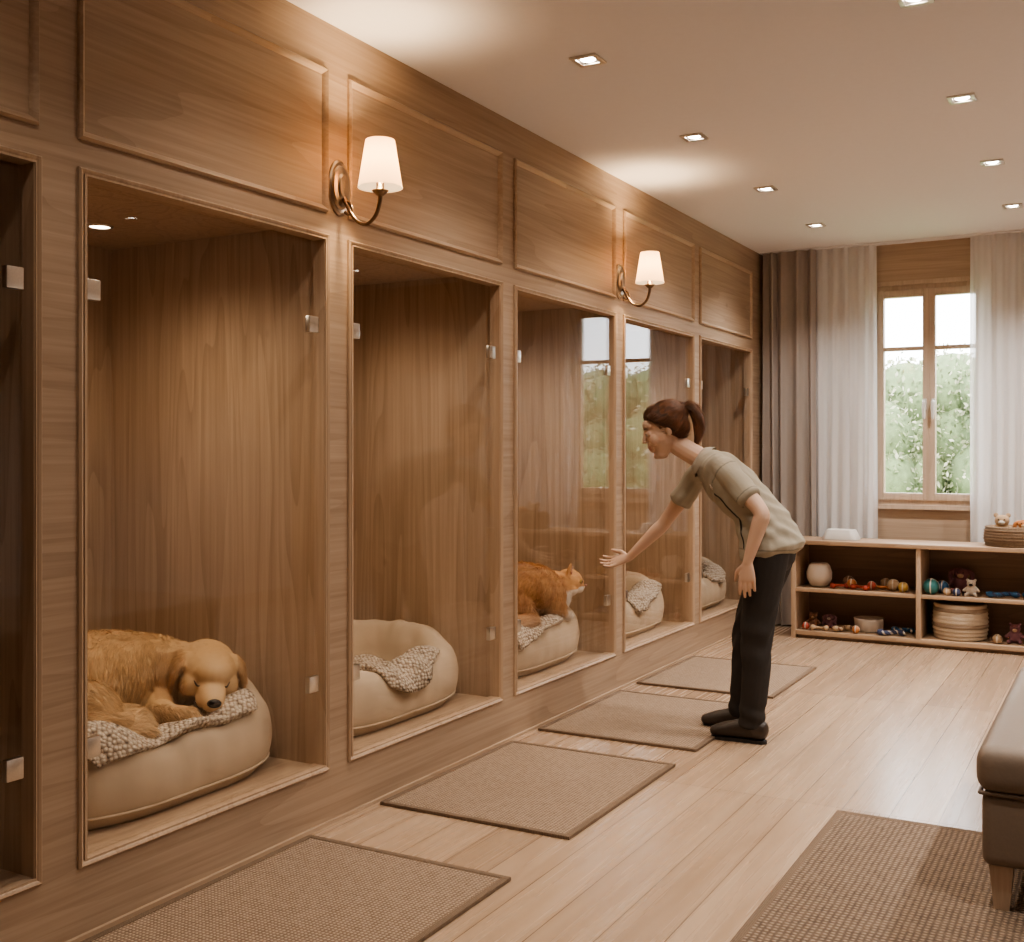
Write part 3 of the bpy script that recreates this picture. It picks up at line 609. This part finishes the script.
lab={1:'beige canvas pet bed under the sleeping golden dog',2:'beige canvas pet bed, empty, with knitted blanket',3:'beige canvas pet bed under the ginger cat',4:'beige canvas pet bed with knitted blanket in enclosure',5:'beige canvas pet bed next to the drape end'}
for i in range(1,6): bed(*BC[i],BY[i],lab[i])
blanket(*BC[1],BY[1],.25,.98,-.9,.70,0,'cream and brown chunky knit blanket under the dog',1)
blanket(*BC[2],BY[2],-.45,1.08,-.50,.52,.16,'cream and brown chunky knit blanket on empty bed',2)
blanket(*BC[3],BY[3],.15,1.02,-.75,.50,.1,'cream and brown chunky knit blanket under the cat',3)
blanket(*BC[4],BY[4],-.4,1.06,-.46,.60,.16,'cream and brown chunky knit blanket on pet bed',4)
blanket(*BC[5],BY[5],-.2,1.05,-.2,.65,.2,'cream and brown chunky knit blanket on pet bed',5)
# ------------------------------------------------------------------ dog
def frame(f,upref=(0,0,1)):
    f=nz(f); u=np.array(upref,float); u=nz(u-np.dot(u,f)*f); l=np.cross(u,f); return f,l,u
ds=1.16
hc_=np.array((-.295,2.820,.560)); f,l,u=frame((.70,-.56,-.42),(0.02,.14,1))
H=lambda a,b,c: hc_+(f*a+l*b+u*c)*ds
AX=(f*ds,l*ds,u*ds)
P=[loft([(-.42,2.12,.50,.10,.11),(-.50,2.22,.515,.135,.135),(-.56,2.40,.53,.165,.160),(-.57,2.58,.535,.165,.165),(-.53,2.74,.53,.145,.14),(-.45,2.81,.53,.12,.115),(-.37,2.83,.545,.095,.095)],(0,0,1),22,6),
 ell((-.36,2.30,.485),(.150,.16,.125)),
 rloft([(-.33,2.40,.46),(-.24,2.46,.45),(-.215,2.36,.44),(-.22,2.28,.44)],[.075,.05,.034,.034]),
 rloft([(-.22,2.28,.44),(-.205,2.38,.44),(-.20,2.45,.44)],[.032,.032,.034]),
 rloft([(-.46,2.14,.46),(-.34,2.14,.44),(-.25,2.20,.46),(-.225,2.32,.475),(-.24,2.42,.47)],[.05,.05,.05,.045,.025]),
 rloft([(-.46,2.74,.46),(-.36,2.66,.44),(-.26,2.62,.445),(-.20,2.63,.447)],[.07,.05,.038,.036]),
 ell(H(0,0,0),(.076,.082,.060),AX), ell(H(.03,0,.012),(.054,.062,.044),AX), ell(H(-.05,0,-.02),(.08,.088,.075),AX),
 loft([(*H(.03,0,-.012),.058*ds,.044*ds),(*H(.078,0,-.022),.043*ds,.035*ds),(*H(.115,0,-.026),.036*ds,.030*ds),(*H(.132,0,-.028),.031*ds,.026*ds)],l,16,5),
 ell(H(.092,.023,-.038),(.035,.021,.023),AX), ell(H(.092,-.023,-.038),(.035,.021,.023),AX),
 ell(H(.038,.054,-.026),(.04,.030,.036),AX), ell(H(.038,-.054,-.026),(.04,.030,.036),AX)]
for e_ in (-1,1):
    P.append(loft([(*H(-.018,.064*e_,.030),.024*ds,.012*ds),(*H(-.010,.090*e_,.010),.036*ds,.013*ds),(*H(.000,.102*e_,-.030),.038*ds,.012*ds),(*H(.006,.098*e_,-.068),.026*ds,.010*ds)],f,12,5))
for k in (-.016,0,.016): P.append(ell((-.175,2.63+k,.44),(.022,.010,.016)))
def dogcol(A):
    A=np.asarray(A); base=np.tile(np.array((.60,.39,.20)),(len(A),1)); r_=(A-hc_)/ds; x=r_@f; y=r_@l; z=r_@u
    cream=np.array((.72,.54,.35)); dark=np.array((.44,.25,.115))
    n=.5+.5*np.sin(A[:,0]*23+A[:,1]*17)*np.sin(A[:,2]*31+A[:,1]*9)
    base=base*(1-.3*n[:,None])+cream*.3*n[:,None]
    low=np.clip((.50-A[:,2])/.08,0,1)*(A[:,1]<2.62); base=base*(1-.6*low[:,None])+cream*.6*low[:,None]
    mz=np.clip((x-.045)/.07,0,1)*(np.abs(y)<.07)*(x<.25)*(x>0); base=base*(1-.4*mz[:,None])+cream*.4*mz[:,None]
    er=(np.abs(y)>.076)&(np.abs(y)<.15)&(x>-.06)&(x<.08)&(np.abs(z)<.11); base[er]=base[er]*.4+dark*.6
    return base
dog=union('dog',P,.0055,M['furmat'],4,dogcol); tag(dog,'golden retriever curled asleep with chin on knitted blanket','dog')
adopt(merged('nose',[ell(H(.145,0,-.016),(.012,.021,.014),AX),ell(H(.147,0,-.030),(.007,.005,.012),AX)],M['black']),dog,'black dog nose')
for e_ in (-1,1): adopt(merged('eyelid',[loft([(*H(.063,.051*e_,.002),.0016,.0016),(*H(.0755,.043*e_,-.006),.0035,.0026),(*H(.080,.033*e_,-.003),.0016,.0016)],u,8,4)],M['lid']),dog,'closed dark eyelid')
adopt(merged('mouth',[loft([(*H(.085,.045*e_,-.052),.0015,.0015),(*H(.118,.031*e_,-.046),.0022,.0016),(*H(.143,.003*e_,-.041),.0022,.0016)],u,8,4) for e_ in (-1,1)],M['lid']),dog)
anc=[((-.42,2.1,.5),(.4,-.5,-.2)),((-.5,2.25,.6),(.2,-1,-.1)),((-.4,2.3,.6),(.5,-.4,-.8)),((-.28,2.35,.5),(.3,-.3,-1)),((-.56,2.45,.66),(.2,-1,0)),((-.45,2.5,.56),(.5,-.6,-.8)),((-.56,2.65,.66),(-.1,-1,0)),((-.43,2.68,.56),(.3,-.5,-.9)),
 (tuple(hc_),tuple(-f)),(tuple(H(.1,0,0)),tuple(-f)),(tuple(H(0,.09,0)),tuple(-u)),(tuple(H(0,-.09,0)),tuple(-u)),((-.42,2.83,.6),(-.7,.1,-.3)),((-.25,2.62,.46),(1,0,-.3)),((-.25,2.25,.48),(.1,1,-.2)),((-.23,2.4,.5),(.1,1,-.3))]
def doglen(P):
    d=np.linalg.norm(P-hc_,axis=1); x=(P-hc_)@f; y=np.abs((P-hc_)@l)
    k=np.clip((d-.08)/.13,.25,1); k=np.where((x>.03)&(d<.22),.13,k); k=np.where((y>.085)&(d<.15),.5,k); return k
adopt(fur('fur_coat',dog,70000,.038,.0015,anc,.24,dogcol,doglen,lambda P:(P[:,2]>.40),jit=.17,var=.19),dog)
# ------------------------------------------------------------------ cat
cs_=1.58
cc=np.array((-.170,5.350,.606)); f,l,u=frame((.85,.36,-.14))
H=lambda a,b,c: cc+(f*a+l*b+u*c)*cs_
AX=(f*cs_,l*cs_,u*cs_)
P=[loft([(-.38,4.86,.53,.08,.08),(-.34,4.93,.57,.12,.125),(-.30,5.02,.60,.13,.130),(-.265,5.12,.595,.120,.120),(-.24,5.21,.58,.108,.108),(-.215,5.28,.585,.088,.088)],(1,-.4,0),20,6),
 ell((-.28,4.95,.52),(.10,.12,.115)), ell((-.22,5.20,.54),(.085,.085,.105)),ell((-.19,5.275,.55),(.070,.065,.085)),
 rloft([(-.24,4.95,.50),(-.22,5.02,.46),(-.225,4.96,.435),(-.20,5.04,.43)],[.06,.035,.026,.024]),
 rloft([(-.36,4.95,.50),(-.35,5.0,.46),(-.35,4.96,.43),(-.34,5.03,.425)],[.05,.03,.024,.022]),
 rloft([(-.19,5.22,.54),(-.160,5.23,.48),(-.150,5.245,.445),(-.130,5.27,.437)],[.055,.036,.026,.027]),
 rloft([(-.24,5.22,.54),(-.235,5.27,.48),(-.23,5.30,.44),(-.205,5.33,.435)],[.05,.034,.026,.026]),
 rloft([(-.38,4.84,.52),(-.35,4.78,.46),(-.27,4.77,.44),(-.2,4.83,.44),(-.165,4.92,.45)],[.045,.05,.05,.05,.04]),
 ell(H(0,0,0),(.048,.054,.045),AX), ell(H(.032,0,-.016),(.022,.025,.018),AX), ell(H(.006,.032,-.020),(.030,.028,.024),AX), ell(H(.006,-.032,-.020),(.030,.028,.024),AX),ell(H(.048,0,-.008),(.009,.011,.008),AX),ell(H(.036,0,.006),(.016,.010,.012),AX)]
for e_ in (-1,1):
    P.append(loft([(*H(-.006,.034*e_,.026),.024,.014),(*H(-.005,.039*e_,.044),.017,.010),(*H(-.004,.043*e_,.058),.005,.005)],l,12,4))
def catcol(A):
    r_=(A-cc)/cs_; x=r_@f; y=r_@l; z=r_@u; s=A@nz((.5,-.85,.2))
    b=np.tile(np.array((.64,.36,.165)),(len(A),1)); st=np.clip(np.sin(s*75+3*np.sin(A[:,2]*14))*1.6-.2,0,1)[:,None]; b=b*(1-.4*st)+np.array((.42,.19,.075))*.4*st
    wh=np.array((.80,.75,.69)); m=((x>.024)&(z<-.006)&(np.abs(y)<.030)&(x<.1)&(z>-.06))|((A[:,2]<.575)&(A[:,1]>5.245))|(A[:,2]<.455)&(A[:,1]>5.15)
    b[m]=b[m]*.1+wh*.9; lw=np.clip((.50-A[:,2])/.06,0,1)[:,None]*.35; return b*(1-lw)+wh*lw*.8
cat=union('cat',P,.005,M['furmat'],3,catcol); tag(cat,'long-haired ginger cat crouching on bed, looking at outstretched hand','cat')
for e_ in (-1,1):
    adopt(merged('eye',[ell(H(.038,.022*e_,.010),(.007,.009,.008),AX)],M['yellow']),cat,'amber cat eye')
    adopt(merged('pupil',[ell(H(.0438,.0240*e_,.010),(.003,.003,.006),AX)],M['black']),cat)
adopt(merged('nose',[ell(H(.0575,0,-.002),(.004,.006,.004),AX)],M['pink']),cat)
for e_ in (-1,1): adopt(merged('inner_ear',[loft([(*H(.007,.036*e_,.034),.013,.004),(*H(.004,.041*e_,.050),.005,.002)],l,10,3)],M['pink']),cat)
anc=[((-.35,4.85,.6),(-.2,-1,-.3)),((-.3,5.0,.7),(-.2,-1,0)),((-.2,5.02,.58),(.1,-.8,-.7)),((-.25,5.2,.68),(-.2,-1,0)),((-.14,5.2,.56),(.1,-.4,-1)),((-.17,5.26,.5),(0,-.1,-1)),((-.24,4.95,.47),(0,-.3,-1)),(tuple(cc),tuple(-f)),(tuple(H(.05,0,0)),tuple(-f)),((-.3,4.76,.45),(.8,.3,0)),((-.18,4.82,.43),(.2,1,0)),(tuple(H(-.01,.05,.05)),tuple(u)),(tuple(H(-.01,-.05,.05)),tuple(u))]
def catlen(P):
    d=np.linalg.norm(P-cc,axis=1); x=(P-cc)@f; z=(P-cc)@u; y=np.abs((P-cc)@l); k=np.clip((d-.04)/.08,.35,1); k=np.where((x>.01)&(d<.12),.12,k); k=np.where((x>-.02)&(x<.03)&(y>.05)&(z<0)&(d<.12),.6,k); k=np.where((z>.035)&(d<.14),.10,k); k=np.where(P[:,2]<.45,.3,k); return k
adopt(fur('fur_coat',cat,54000,.034,.0014,anc,.36,catcol,catlen,jit=.2,droop=.12,var=.17),cat)
# ------------------------------------------------------------------ person
def hand(wr,d,nn,right=True,curl=.25,spread=.10):
    wr=np.array(wr,float); d=nz(d); nn=np.array(nn,float); nn=nz(nn-np.dot(nn,d)*d); s=np.cross(d,nn) if right else np.cross(nn,d)
    P=[loft([(*wr,.023,.018),(*(wr+d*.03),.031,.016),(*(wr+d*.060),.037,.0135),(*(wr+d*.078),.036,.0105)],s,14,5)]
    for k,(o_,L_) in enumerate(((.0285,.080),(.0095,.090),(-.0095,.083),(-.0285,.065))):
        dd=nz(d+s*(o_/.029)*spread); p=wr+d*(.072-abs(o_)*.25)+s*o_; pts=[p]; q=0
        for seg,fr in enumerate((.45,.32,.25)):
            q+=curl*(.6+.5*seg)*(1+.15*k); v=dd*math.cos(q)+nn*math.sin(q); p=p+v*L_*fr; pts.append(p)
        P.append(rloft(pts,[.0092,.0086,.0078,.0066],10,4))
    p=wr+d*.020+s*.020; t1=nz(d*.65+s*.65+nn*.35); t2=nz(d*.9+s*.25+nn*.35)
    P.append(rloft([p,p+t1*.034,p+t1*.034+t2*.026,p+t1*.034+t2*.026+nz(t2+nn*.15)*.024],[.013,.0115,.010,.008],10,4))
    return P
hs=1.07; hcen=np.array((.527,4.940,1.398)); f,l,u=frame((-.86*math.cos(R(19)),-.51*math.cos(R(19)),-math.sin(R(19))))
H=lambda a,b,c: hcen+(f*a+l*b+u*c)*hs
AX=(f*hs,l*hs,u*hs)
shN=np.array((.865,4.845,1.215)); elN=np.array((1.055,4.765,1.035)); wrN=np.array((.985,4.768,.815))
shF=np.array((.635,5.12,1.185)); elF=np.array((.445,5.15,.945)); wrF=np.array((.272,5.125,.775))
head=[ell(H(-.014,0,.033),(.090,.073,.080),AX),ell(H(.016,0,-.010),(.069,.061,.078),AX),
 loft([(*H(.02,0,-.02),.056*hs,.064*hs),(*H(.028,0,-.060),.045*hs,.050*hs),(*H(.040,0,-.088),.029*hs,.033*hs)],l,18,5),
 ell(H(.063,0,-.094),(.015,.017,.013),AX),ell(H(.056,0,.044),(.026,.048,.030),AX),
 loft([(*H(.079,0,.026),.0055,.006),(*H(.087,0,.004),.006,.008),(*H(.097,0,-.014),.0075,.0085),(*H(.098,0,-.020),.0082,.0062)],l,12,4),
 ell(H(.088,.010,-.022),(.007,.006,.0055),AX),ell(H(.088,-.010,-.022),(.007,.006,.0055),AX),
 ell(H(.070,0,-.048),(.018,.026,.028),AX),ell(H(.0820,0,-.0475),(.006,.020,.0045),AX),ell(H(.0802,0,-.0560),(.006,.017,.0050),AX),
 ell(H(.054,.036,-.020),(.026,.024,.028),AX),ell(H(.054,-.036,-.020),(.026,.024,.028),AX),
 ell(H(.071,.032,.011),(.012,.017,.011),AX),ell(H(.071,-.032,.011),(.012,.017,.011),AX)]
for e_ in (-1,1): head.append(ell(H(-.012,.071*e_,.000),(.012,.008,.023),AX)); head.append(ell(H(-.007,.069*e_,-.017),(.008,.006,.011),AX))
neckb=np.array((.70,4.985,1.265))
P=head+[rloft([neckb+(.03,0,-.03),neckb,H(-.038,0,-.075),H(-.02,0,-.03)],[.060,.052,.049,.052],16,6),
 loft([(1.03,4.97,.90,.135,.085,.05,-1,0),(.97,4.965,1.04,.115,.08,.1,-1,0),(.89,4.965,1.12,.135,.09,.3,-.95,0),(.81,4.975,1.175,.150,.08,.6,-.8,0),(.75,4.985,1.22,.115,.06,.6,-.8,0),(.70,4.985,1.262,.052,.048,.6,-.8,0)],(0,-1,0),20,5),
 rloft([shN+(-.04,.03,0),shN,(shN+elN)/2,elN*.85+shN*.15,elN+(-.004,0,-.012),elN*.8+wrN*.2,elN*.5+wrN*.5,wrN],[.048,.048,.042,.036,.035,.036,.031,.021],16,4),
 rloft([shF+(.06,-.05,.01),shF,(shF+elF)/2,elF*.85+shF*.15,elF,elF*.8+wrF*.2,elF*.5+wrF*.5,wrF],[.05,.048,.039,.034,.033,.034,.029,.020],16,4),
 rloft([(1.030,4.90,.86),(1.010,4.892,.66),(.988,4.89,.47),(.986,4.885,.30),(.968,4.88,.08)],[.070,.062,.048,.042,.033]),
 rloft([(1.025,5.04,.86),(.960,5.053,.66),(.902,5.06,.47),(.886,5.06,.30),(.864,5.06,.08)],[.070,.062,.048,.042,.033]),
 rloft([(.965,4.88,.06),(.90,4.88,.045),(.83,4.88,.035)],[.03,.026,.022]),rloft([(.86,5.06,.06),(.80,5.06,.045),(.73,5.06,.035)],[.03,.026,.022])]
P+=hand(wrF,(-.95,.03,-.30),(.12,-.62,.75),True,.18,.14)+hand(wrN,(-.03,.02,-1),(-.15,1,0),False,.16,.05)
def skincol(A):
    r_=(A-hcen)/hs; x=r_@f;y=r_@l;z=r_@u; b=np.tile(np.array((.60,.41,.305)),(len(A),1))
    lips=(x>.073)&(np.abs(y)<.020)&(z<-.0430)&(z>-.0615); b[lips]=np.array((.50,.25,.20))
    for e_ in (-1,1):
        d=np.sqrt((x-.06)**2+(y-.045*e_)**2+(z+.022)**2); k=np.clip(1-d/.035,0,1)[:,None]*.18; b=b*(1-k)+np.array((.60,.31,.24))*k
    return b
per=union('person',P,.0034,M['skin'],3,skincol,base=(.93,4.97,0.0))
tag(per,'woman in khaki tunic and dark trousers bending to reach toward cat','person')
for e_ in (-1,1):
    o=merged('eye',[ell(H(.0765,.031*e_,.008),(.0085,.0115,.0062),AX)],None); me=o.data; A=np.array([v.co for v in me.vertices])+np.array(W[o.name]); r_=(A-hcen)/hs
    c=np.tile(np.array((.6,.55,.5)),(len(A),1)); kk=(((r_@l)-.031*e_)**2+((r_@u)-.006)**2)<.0066**2; c[kk]=(.04,.02,.012)
    a=me.color_attributes.new('Col','FLOAT_COLOR','POINT'); c4=np.ones((len(A),4)); c4[:,:3]=c; a.data.foreach_set('color',c4.ravel()); me.materials.append(M['eye']); adopt(o,per)
    adopt(merged('eyelashes',[loft([(*H(.0775,.018*e_,.0135),.001,.0014),(*H(.085,.031*e_,.0145),.0018,.002),(*H(.0755,.044*e_,.0115),.001,.0014)],u,8,4)],M['hairbase']),per)
    adopt(merged('eyebrow',[loft([(*H(.0830,.014*e_,.032),.001,.0016),(*H(.0805,.030*e_,.037),.0014,.0025),(*H(.070,.047*e_,.033),.001,.0014)],f,8,4)],M['hairbase']),per)
hp=[ell(H(-.030,0,.044),(.094,.078,.085),AX),ell(H(-.058,0,-.002),(.056,.068,.058),AX),ell(H(.004,0,.077),(.064,.058,.043),AX)]
for e_ in (-1,1): hp.append(loft([(*H(.046,.040*e_,.085),.018,.012),(*H(.028,.060*e_,.062),.020,.011),(*H(.000,.070*e_,.044),.020,.010),(*H(-.025,.074*e_,.022),.022,.010),(*H(-.045,.070*e_,-.004),.022,.010)],f,12,4))
hair=union('hair',hp,.005,M['hairbase'],3); adopt(hair,per,'brown hair pulled back into a ponytail')
root_=H(-.112,0,.072)
hcol=lambda P: np.tile(np.array((.19,.085,.045)),(len(P),1))*(.7+.6*(.5+.5*np.sin(P[:,1:2]*160+P[:,2:3]*70)))
HA=[(tuple(H(a,b,c)),tuple(root_-H(a,b,c))) for a,b,c in ((.06,0,.09),(.04,.06,.07),(.04,-.06,.07),(0,.08,.03),(0,-.08,.03),(-.04,.07,-.02),(-.04,-.07,-.02),(-.08,0,-.05),(0,0,.13),(-.05,.05,.1),(-.05,-.05,.1),(-.1,.04,.02),(-.1,-.04,.02))]
adopt(fur('hair_strands',hair,20000,.045,.0013,HA,.02,hcol,None,None,.0,M['hair'],.03),per)
pt=[root_-(root_-hcen)*.12,root_+np.array((.026,.012,.006)),root_+np.array((.055,.026,-.028)),root_+np.array((.068,.034,-.080)),root_+np.array((.066,.034,-.130)),root_+np.array((.054,.030,-.165))]
pony=union('ponytail',[rloft(pt,[.016,.021,.026,.026,.018,.006],12,5)],.004,M['hairbase'],2); adopt(pony,per)
adopt(fur('ponytail_strands',pony,8000,.055,.0013,[(tuple(a),tuple(b-a)) for a,b in zip(pt[:-1],pt[1:])]+[(tuple(pt[-1]),(-.1,0,-1))],.03,hcol,None,None,.1,M['hair'],.04),per)
adopt(merged('hair_tie',[rloft([root_+nz(root_-hcen)*k for k in (-.004,.010)],[.0195,.0195],14,3)],M['tie']),per)
sleeveN=[(*(shN+(-.05,.045,.012)),.058,.056),(*(shN+(0,0,.0)),.060,.058),(*(shN*.7+elN*.3),.057,.055),(*(shN*.36+elN*.64),.062,.058)]
sleeveF=[(*(shF+(.08,-.06,.02)),.060,.060),*[(*shF,.060,.057)],(*(shF*.7+elF*.3),.057,.055),(*(shF*.5+elF*.5),.060,.056)]
tor=[(1.040,4.97,.855,.184,.148,.05,-1,0),(1.010,4.97,.94,.164,.130,.05,-1,0),(.952,4.965,1.042,.136,.108,.1,-1,0),(.878,4.965,1.120,.152,.112,.3,-.95,0),(.81,4.975,1.178,.174,.104,.6,-.8,0),(.76,4.985,1.222,.146,.084,.6,-.8,0),(.722,4.985,1.254,.086,.070,.6,-.8,0)]
ax_s=nz(elN-shN)
def shirtcol(A):
    b=np.tile(np.array((.35,.315,.25)),(len(A),1)); n=.5+.5*np.sin(A[:,0]*31+A[:,2]*23)*np.sin(A[:,1]*27); b=b*(.95+.08*n[:,None])
    t1=(A-shN)@ax_s; L_=np.linalg.norm(elN-shN)*.64; r1=np.linalg.norm(A-shN-t1[:,None]*ax_s,axis=1); m=(np.abs(t1-L_+.010)<.003)&(r1<.075); b[m]*=.6
    m=(np.abs(t1+.002)<.0032)&(r1<.085)&(r1>.045)&(A[:,1]<4.87); b[m]*=.62
    m=(np.abs(A[:,2]-.868)<.0028); b[m]*=.6
    return b
def wrinkle(A,N):
    t_=A@nz((-.7,0,.7)); w_=np.sin(t_*60+4*np.sin(A[:,1]*18)+3*np.sin(A[:,0]*14))*np.sin(A[:,1]*20+A[:,2]*15)
    w2=np.sin((A[:,0]*.6+A[:,2])*85+3*np.sin(A[:,1]*13))*np.exp(-((A[:,2]-.99)/.08)**2)
    w3=np.sin((A[:,0]*1.0-A[:,2]*.5)*95+2*np.sin(A[:,1]*17))*np.exp(-(((A[:,0]-.80)/.07)**2+((A[:,2]-1.10)/.06)**2))
    return A+N*(w_*.0040+w2*.0040+w3*.0030)[:,None]
shirt=union('shirt',[loft(tor,(0,-1,0),26,6,True,True),loft(sleeveN,(0,-1,.3),18,5,True,True),loft(sleeveF,(0,-1,.3),18,5,True,True)],.005,M['fabcol'],5,shirtcol,disp=wrinkle); adopt(shirt,per,'khaki short-sleeved work tunic with dark side piping')
from mathutils.bvhtree import BVHTree
bv=BVHTree.FromPolygons([tuple(v.co+W['shirt']) for v in shirt.data.vertices],[tuple(p.vertices) for p in shirt.data.polygons])
def proj(p,off=.002):
    h,n_,i_,d_=bv.find_nearest(Vector(p)); return np.array(h)+np.array(n_)*off
def tube_on(pts,r,off=.001):
    q=[proj(cr(pts,t_),off) for t_ in np.linspace(0,len(pts)-1,24)]; return rloft(q,[r]*len(q),8,2)
adopt(merged('shirt_piping',[tube_on([(.79,4.82,1.10),(.85,4.80,1.04),(.89,4.80,.98),(.91,4.80,.92),(.92,4.80,.88)],.004,-.001)],M['trouser']),per,'dark grey piping on the side seam')
nb=np.array((.704,4.982,1.262)); tdir=nz(H(-.038,0,-.075)-nb); nb=nb+tdir*.008; sd=nz(np.cross(tdir,(0.2,1,0))); sd2=np.cross(tdir,sd)
V=[];F=[];n_=40
for rr,hh in ((.070,-.030),(.063,.0),(.058,.014),(.056,.019),(.059,.020),(.072,.003),(.084,-.020)):
    for j in range(n_):
        q=2*math.pi*j/n_; fr=max(0,math.cos(q))**2; V.append(nb+tdir*(hh-.010*(1-fr))+ (sd*math.cos(q)+sd2*math.sin(q))*rr)
for i in range(6):
    for j in range(n_): F.append((i*n_+j,i*n_+(j+1)%n_,(i+1)*n_+(j+1)%n_,(i+1)*n_+j))
o=from_arrays('collar',V,F,M['fabcol'],True,colors=np.tile(np.array((.38,.34,.275)),(len(V),1))); adopt(o,per,'khaki folded tunic collar')
em=[]
for (dz,ll) in ((0,.036),(-.013,.026)):
    q=[proj((.785+ll*.87*t_,4.84+ll*.48*t_,1.150+dz),.001) for t_ in (0,.5,1)]; em.append(rloft(q,[.003]*3,8,3))
adopt(merged('embroidered_emblem',em,M['ivory']),per,'small pale embroidered chest emblem')
legN=[(1.040,4.90,.89,.096,.100),(1.026,4.89,.78,.091,.095),(1.008,4.89,.64,.079,.083),(.99,4.888,.47,.067,.070),(.988,4.885,.30,.060,.063),(.972,4.88,.13,.053,.058),(.968,4.88,.075,.053,.060)]
legF=[(1.035,5.04,.89,.096,.100),(1.005,5.05,.78,.091,.095),(.955,5.055,.64,.079,.083),(.900,5.06,.47,.067,.070),(.885,5.06,.30,.060,.063),(.868,5.06,.13,.052,.058),(.864,5.06,.075,.052,.060)]
def twr(A,N):
    w_=np.sin(A[:,2]*48+5*np.sin(A[:,1]*25)+4*A[:,0])*np.exp(-((A[:,2]-.47)/.13)**2)*.0045+np.sin(A[:,2]*75+A[:,0]*30)*np.exp(-((A[:,2]-.12)/.06)**2)*.004
    return A+N*w_[:,None]
adopt(union('trousers',[loft(legN,(0,-1,0),20,5,True,True),loft(legF,(0,-1,0),20,5,True,True),loft([(1.035,4.97,.84,.150,.108),(1.025,4.97,.91,.140,.105)],(0,-1,0),22,4)],.0065,M['trouser'],5,disp=twr),per,'dark charcoal straight-leg trousers')
for ax_,ay in ((.965,4.88),(.86,5.06)):
    s=union('shoe',[loft([(ax_+.050,ay,.058,.036,.046),(ax_+.01,ay,.064,.038,.052),(ax_-.06,ay,.054,.040,.042),(ax_-.12,ay,.044,.043,.034),(ax_-.165,ay-.004,.036,.037,.024)],(0,-1,0),18,5),rloft([(ax_+.015,ay,.06),(ax_,ay,.11)],[.046,.048])],.004,M['shoe'],3)
    adopt(s,per,'dark brown leather work shoe')
    V=[];F=[];pf=[(.072,.012),(.055,.026),(0,.027),(-.06,.030),(-.12,.036),(-.165,.028),(-.178,.010)]
    n2=[(ax_+a,ay-b) for a,b in pf]+[(ax_+a,ay+b) for a,b in reversed(pf)]
    for z in (.0,.016): V+=[(x,y,z) for x,y in n2]
    k=len(n2); F=[tuple(range(k)),tuple(range(k,2*k))]+[(i,(i+1)%k,k+(i+1)%k,k+i) for i in range(k)]
    adopt(from_arrays('sole',V,F,M['sole'],False),s)
    adopt(merged('laces',[rloft([(ax_-.045-.018*i,ay-.022,.092-.009*i),(ax_-.05-.018*i,ay,.099-.009*i),(ax_-.045-.018*i,ay+.022,.092-.009*i)],[.003]*3,6,4) for i in range(3)],M['sole']),s)
# ------------------------------------------------------------------ lighting
wd=bpy.data.worlds.new('world'); scene.world=wd; wd.use_nodes=True; nt=wd.node_tree
bg=nt.nodes['Background']; bg.inputs[0].default_value=(.95,.97,1.0,1); bg.inputs[1].default_value=8.0
sun=bpy.data.lights.new('sun','SUN'); sun.energy=8; sun.angle=R(3); sun.color=(1,.95,.85)
so=bpy.data.objects.new('sun',sun); so.rotation_euler=Vector((-.25,.75,-.62)).to_track_quat('-Z','Y').to_euler(); COL.objects.link(so)
# ------------------------------------------------------------------ camera
cd=bpy.data.cameras.new('camera'); cam=bpy.data.objects.new('camera',cd); COL.objects.link(cam)
cam.location=(2.448,0,1.3); cam.rotation_euler=(R(90),0,R(29)); cd.lens=39.13; cd.sensor_width=36; cd.shift_y=-.01855; cd.clip_start=.05; cd.clip_end=100
if ZOOM:
    k,px,py=ZOOM; cd.lens*=k; cd.shift_x=k*(px-512)/1024; cd.shift_y=-.01855*k-k*(py-471)/1024
scene.camera=cam
scene.view_settings.view_transform='AgX'; scene.view_settings.look='AgX - Medium High Contrast'; scene.view_settings.exposure=0.28
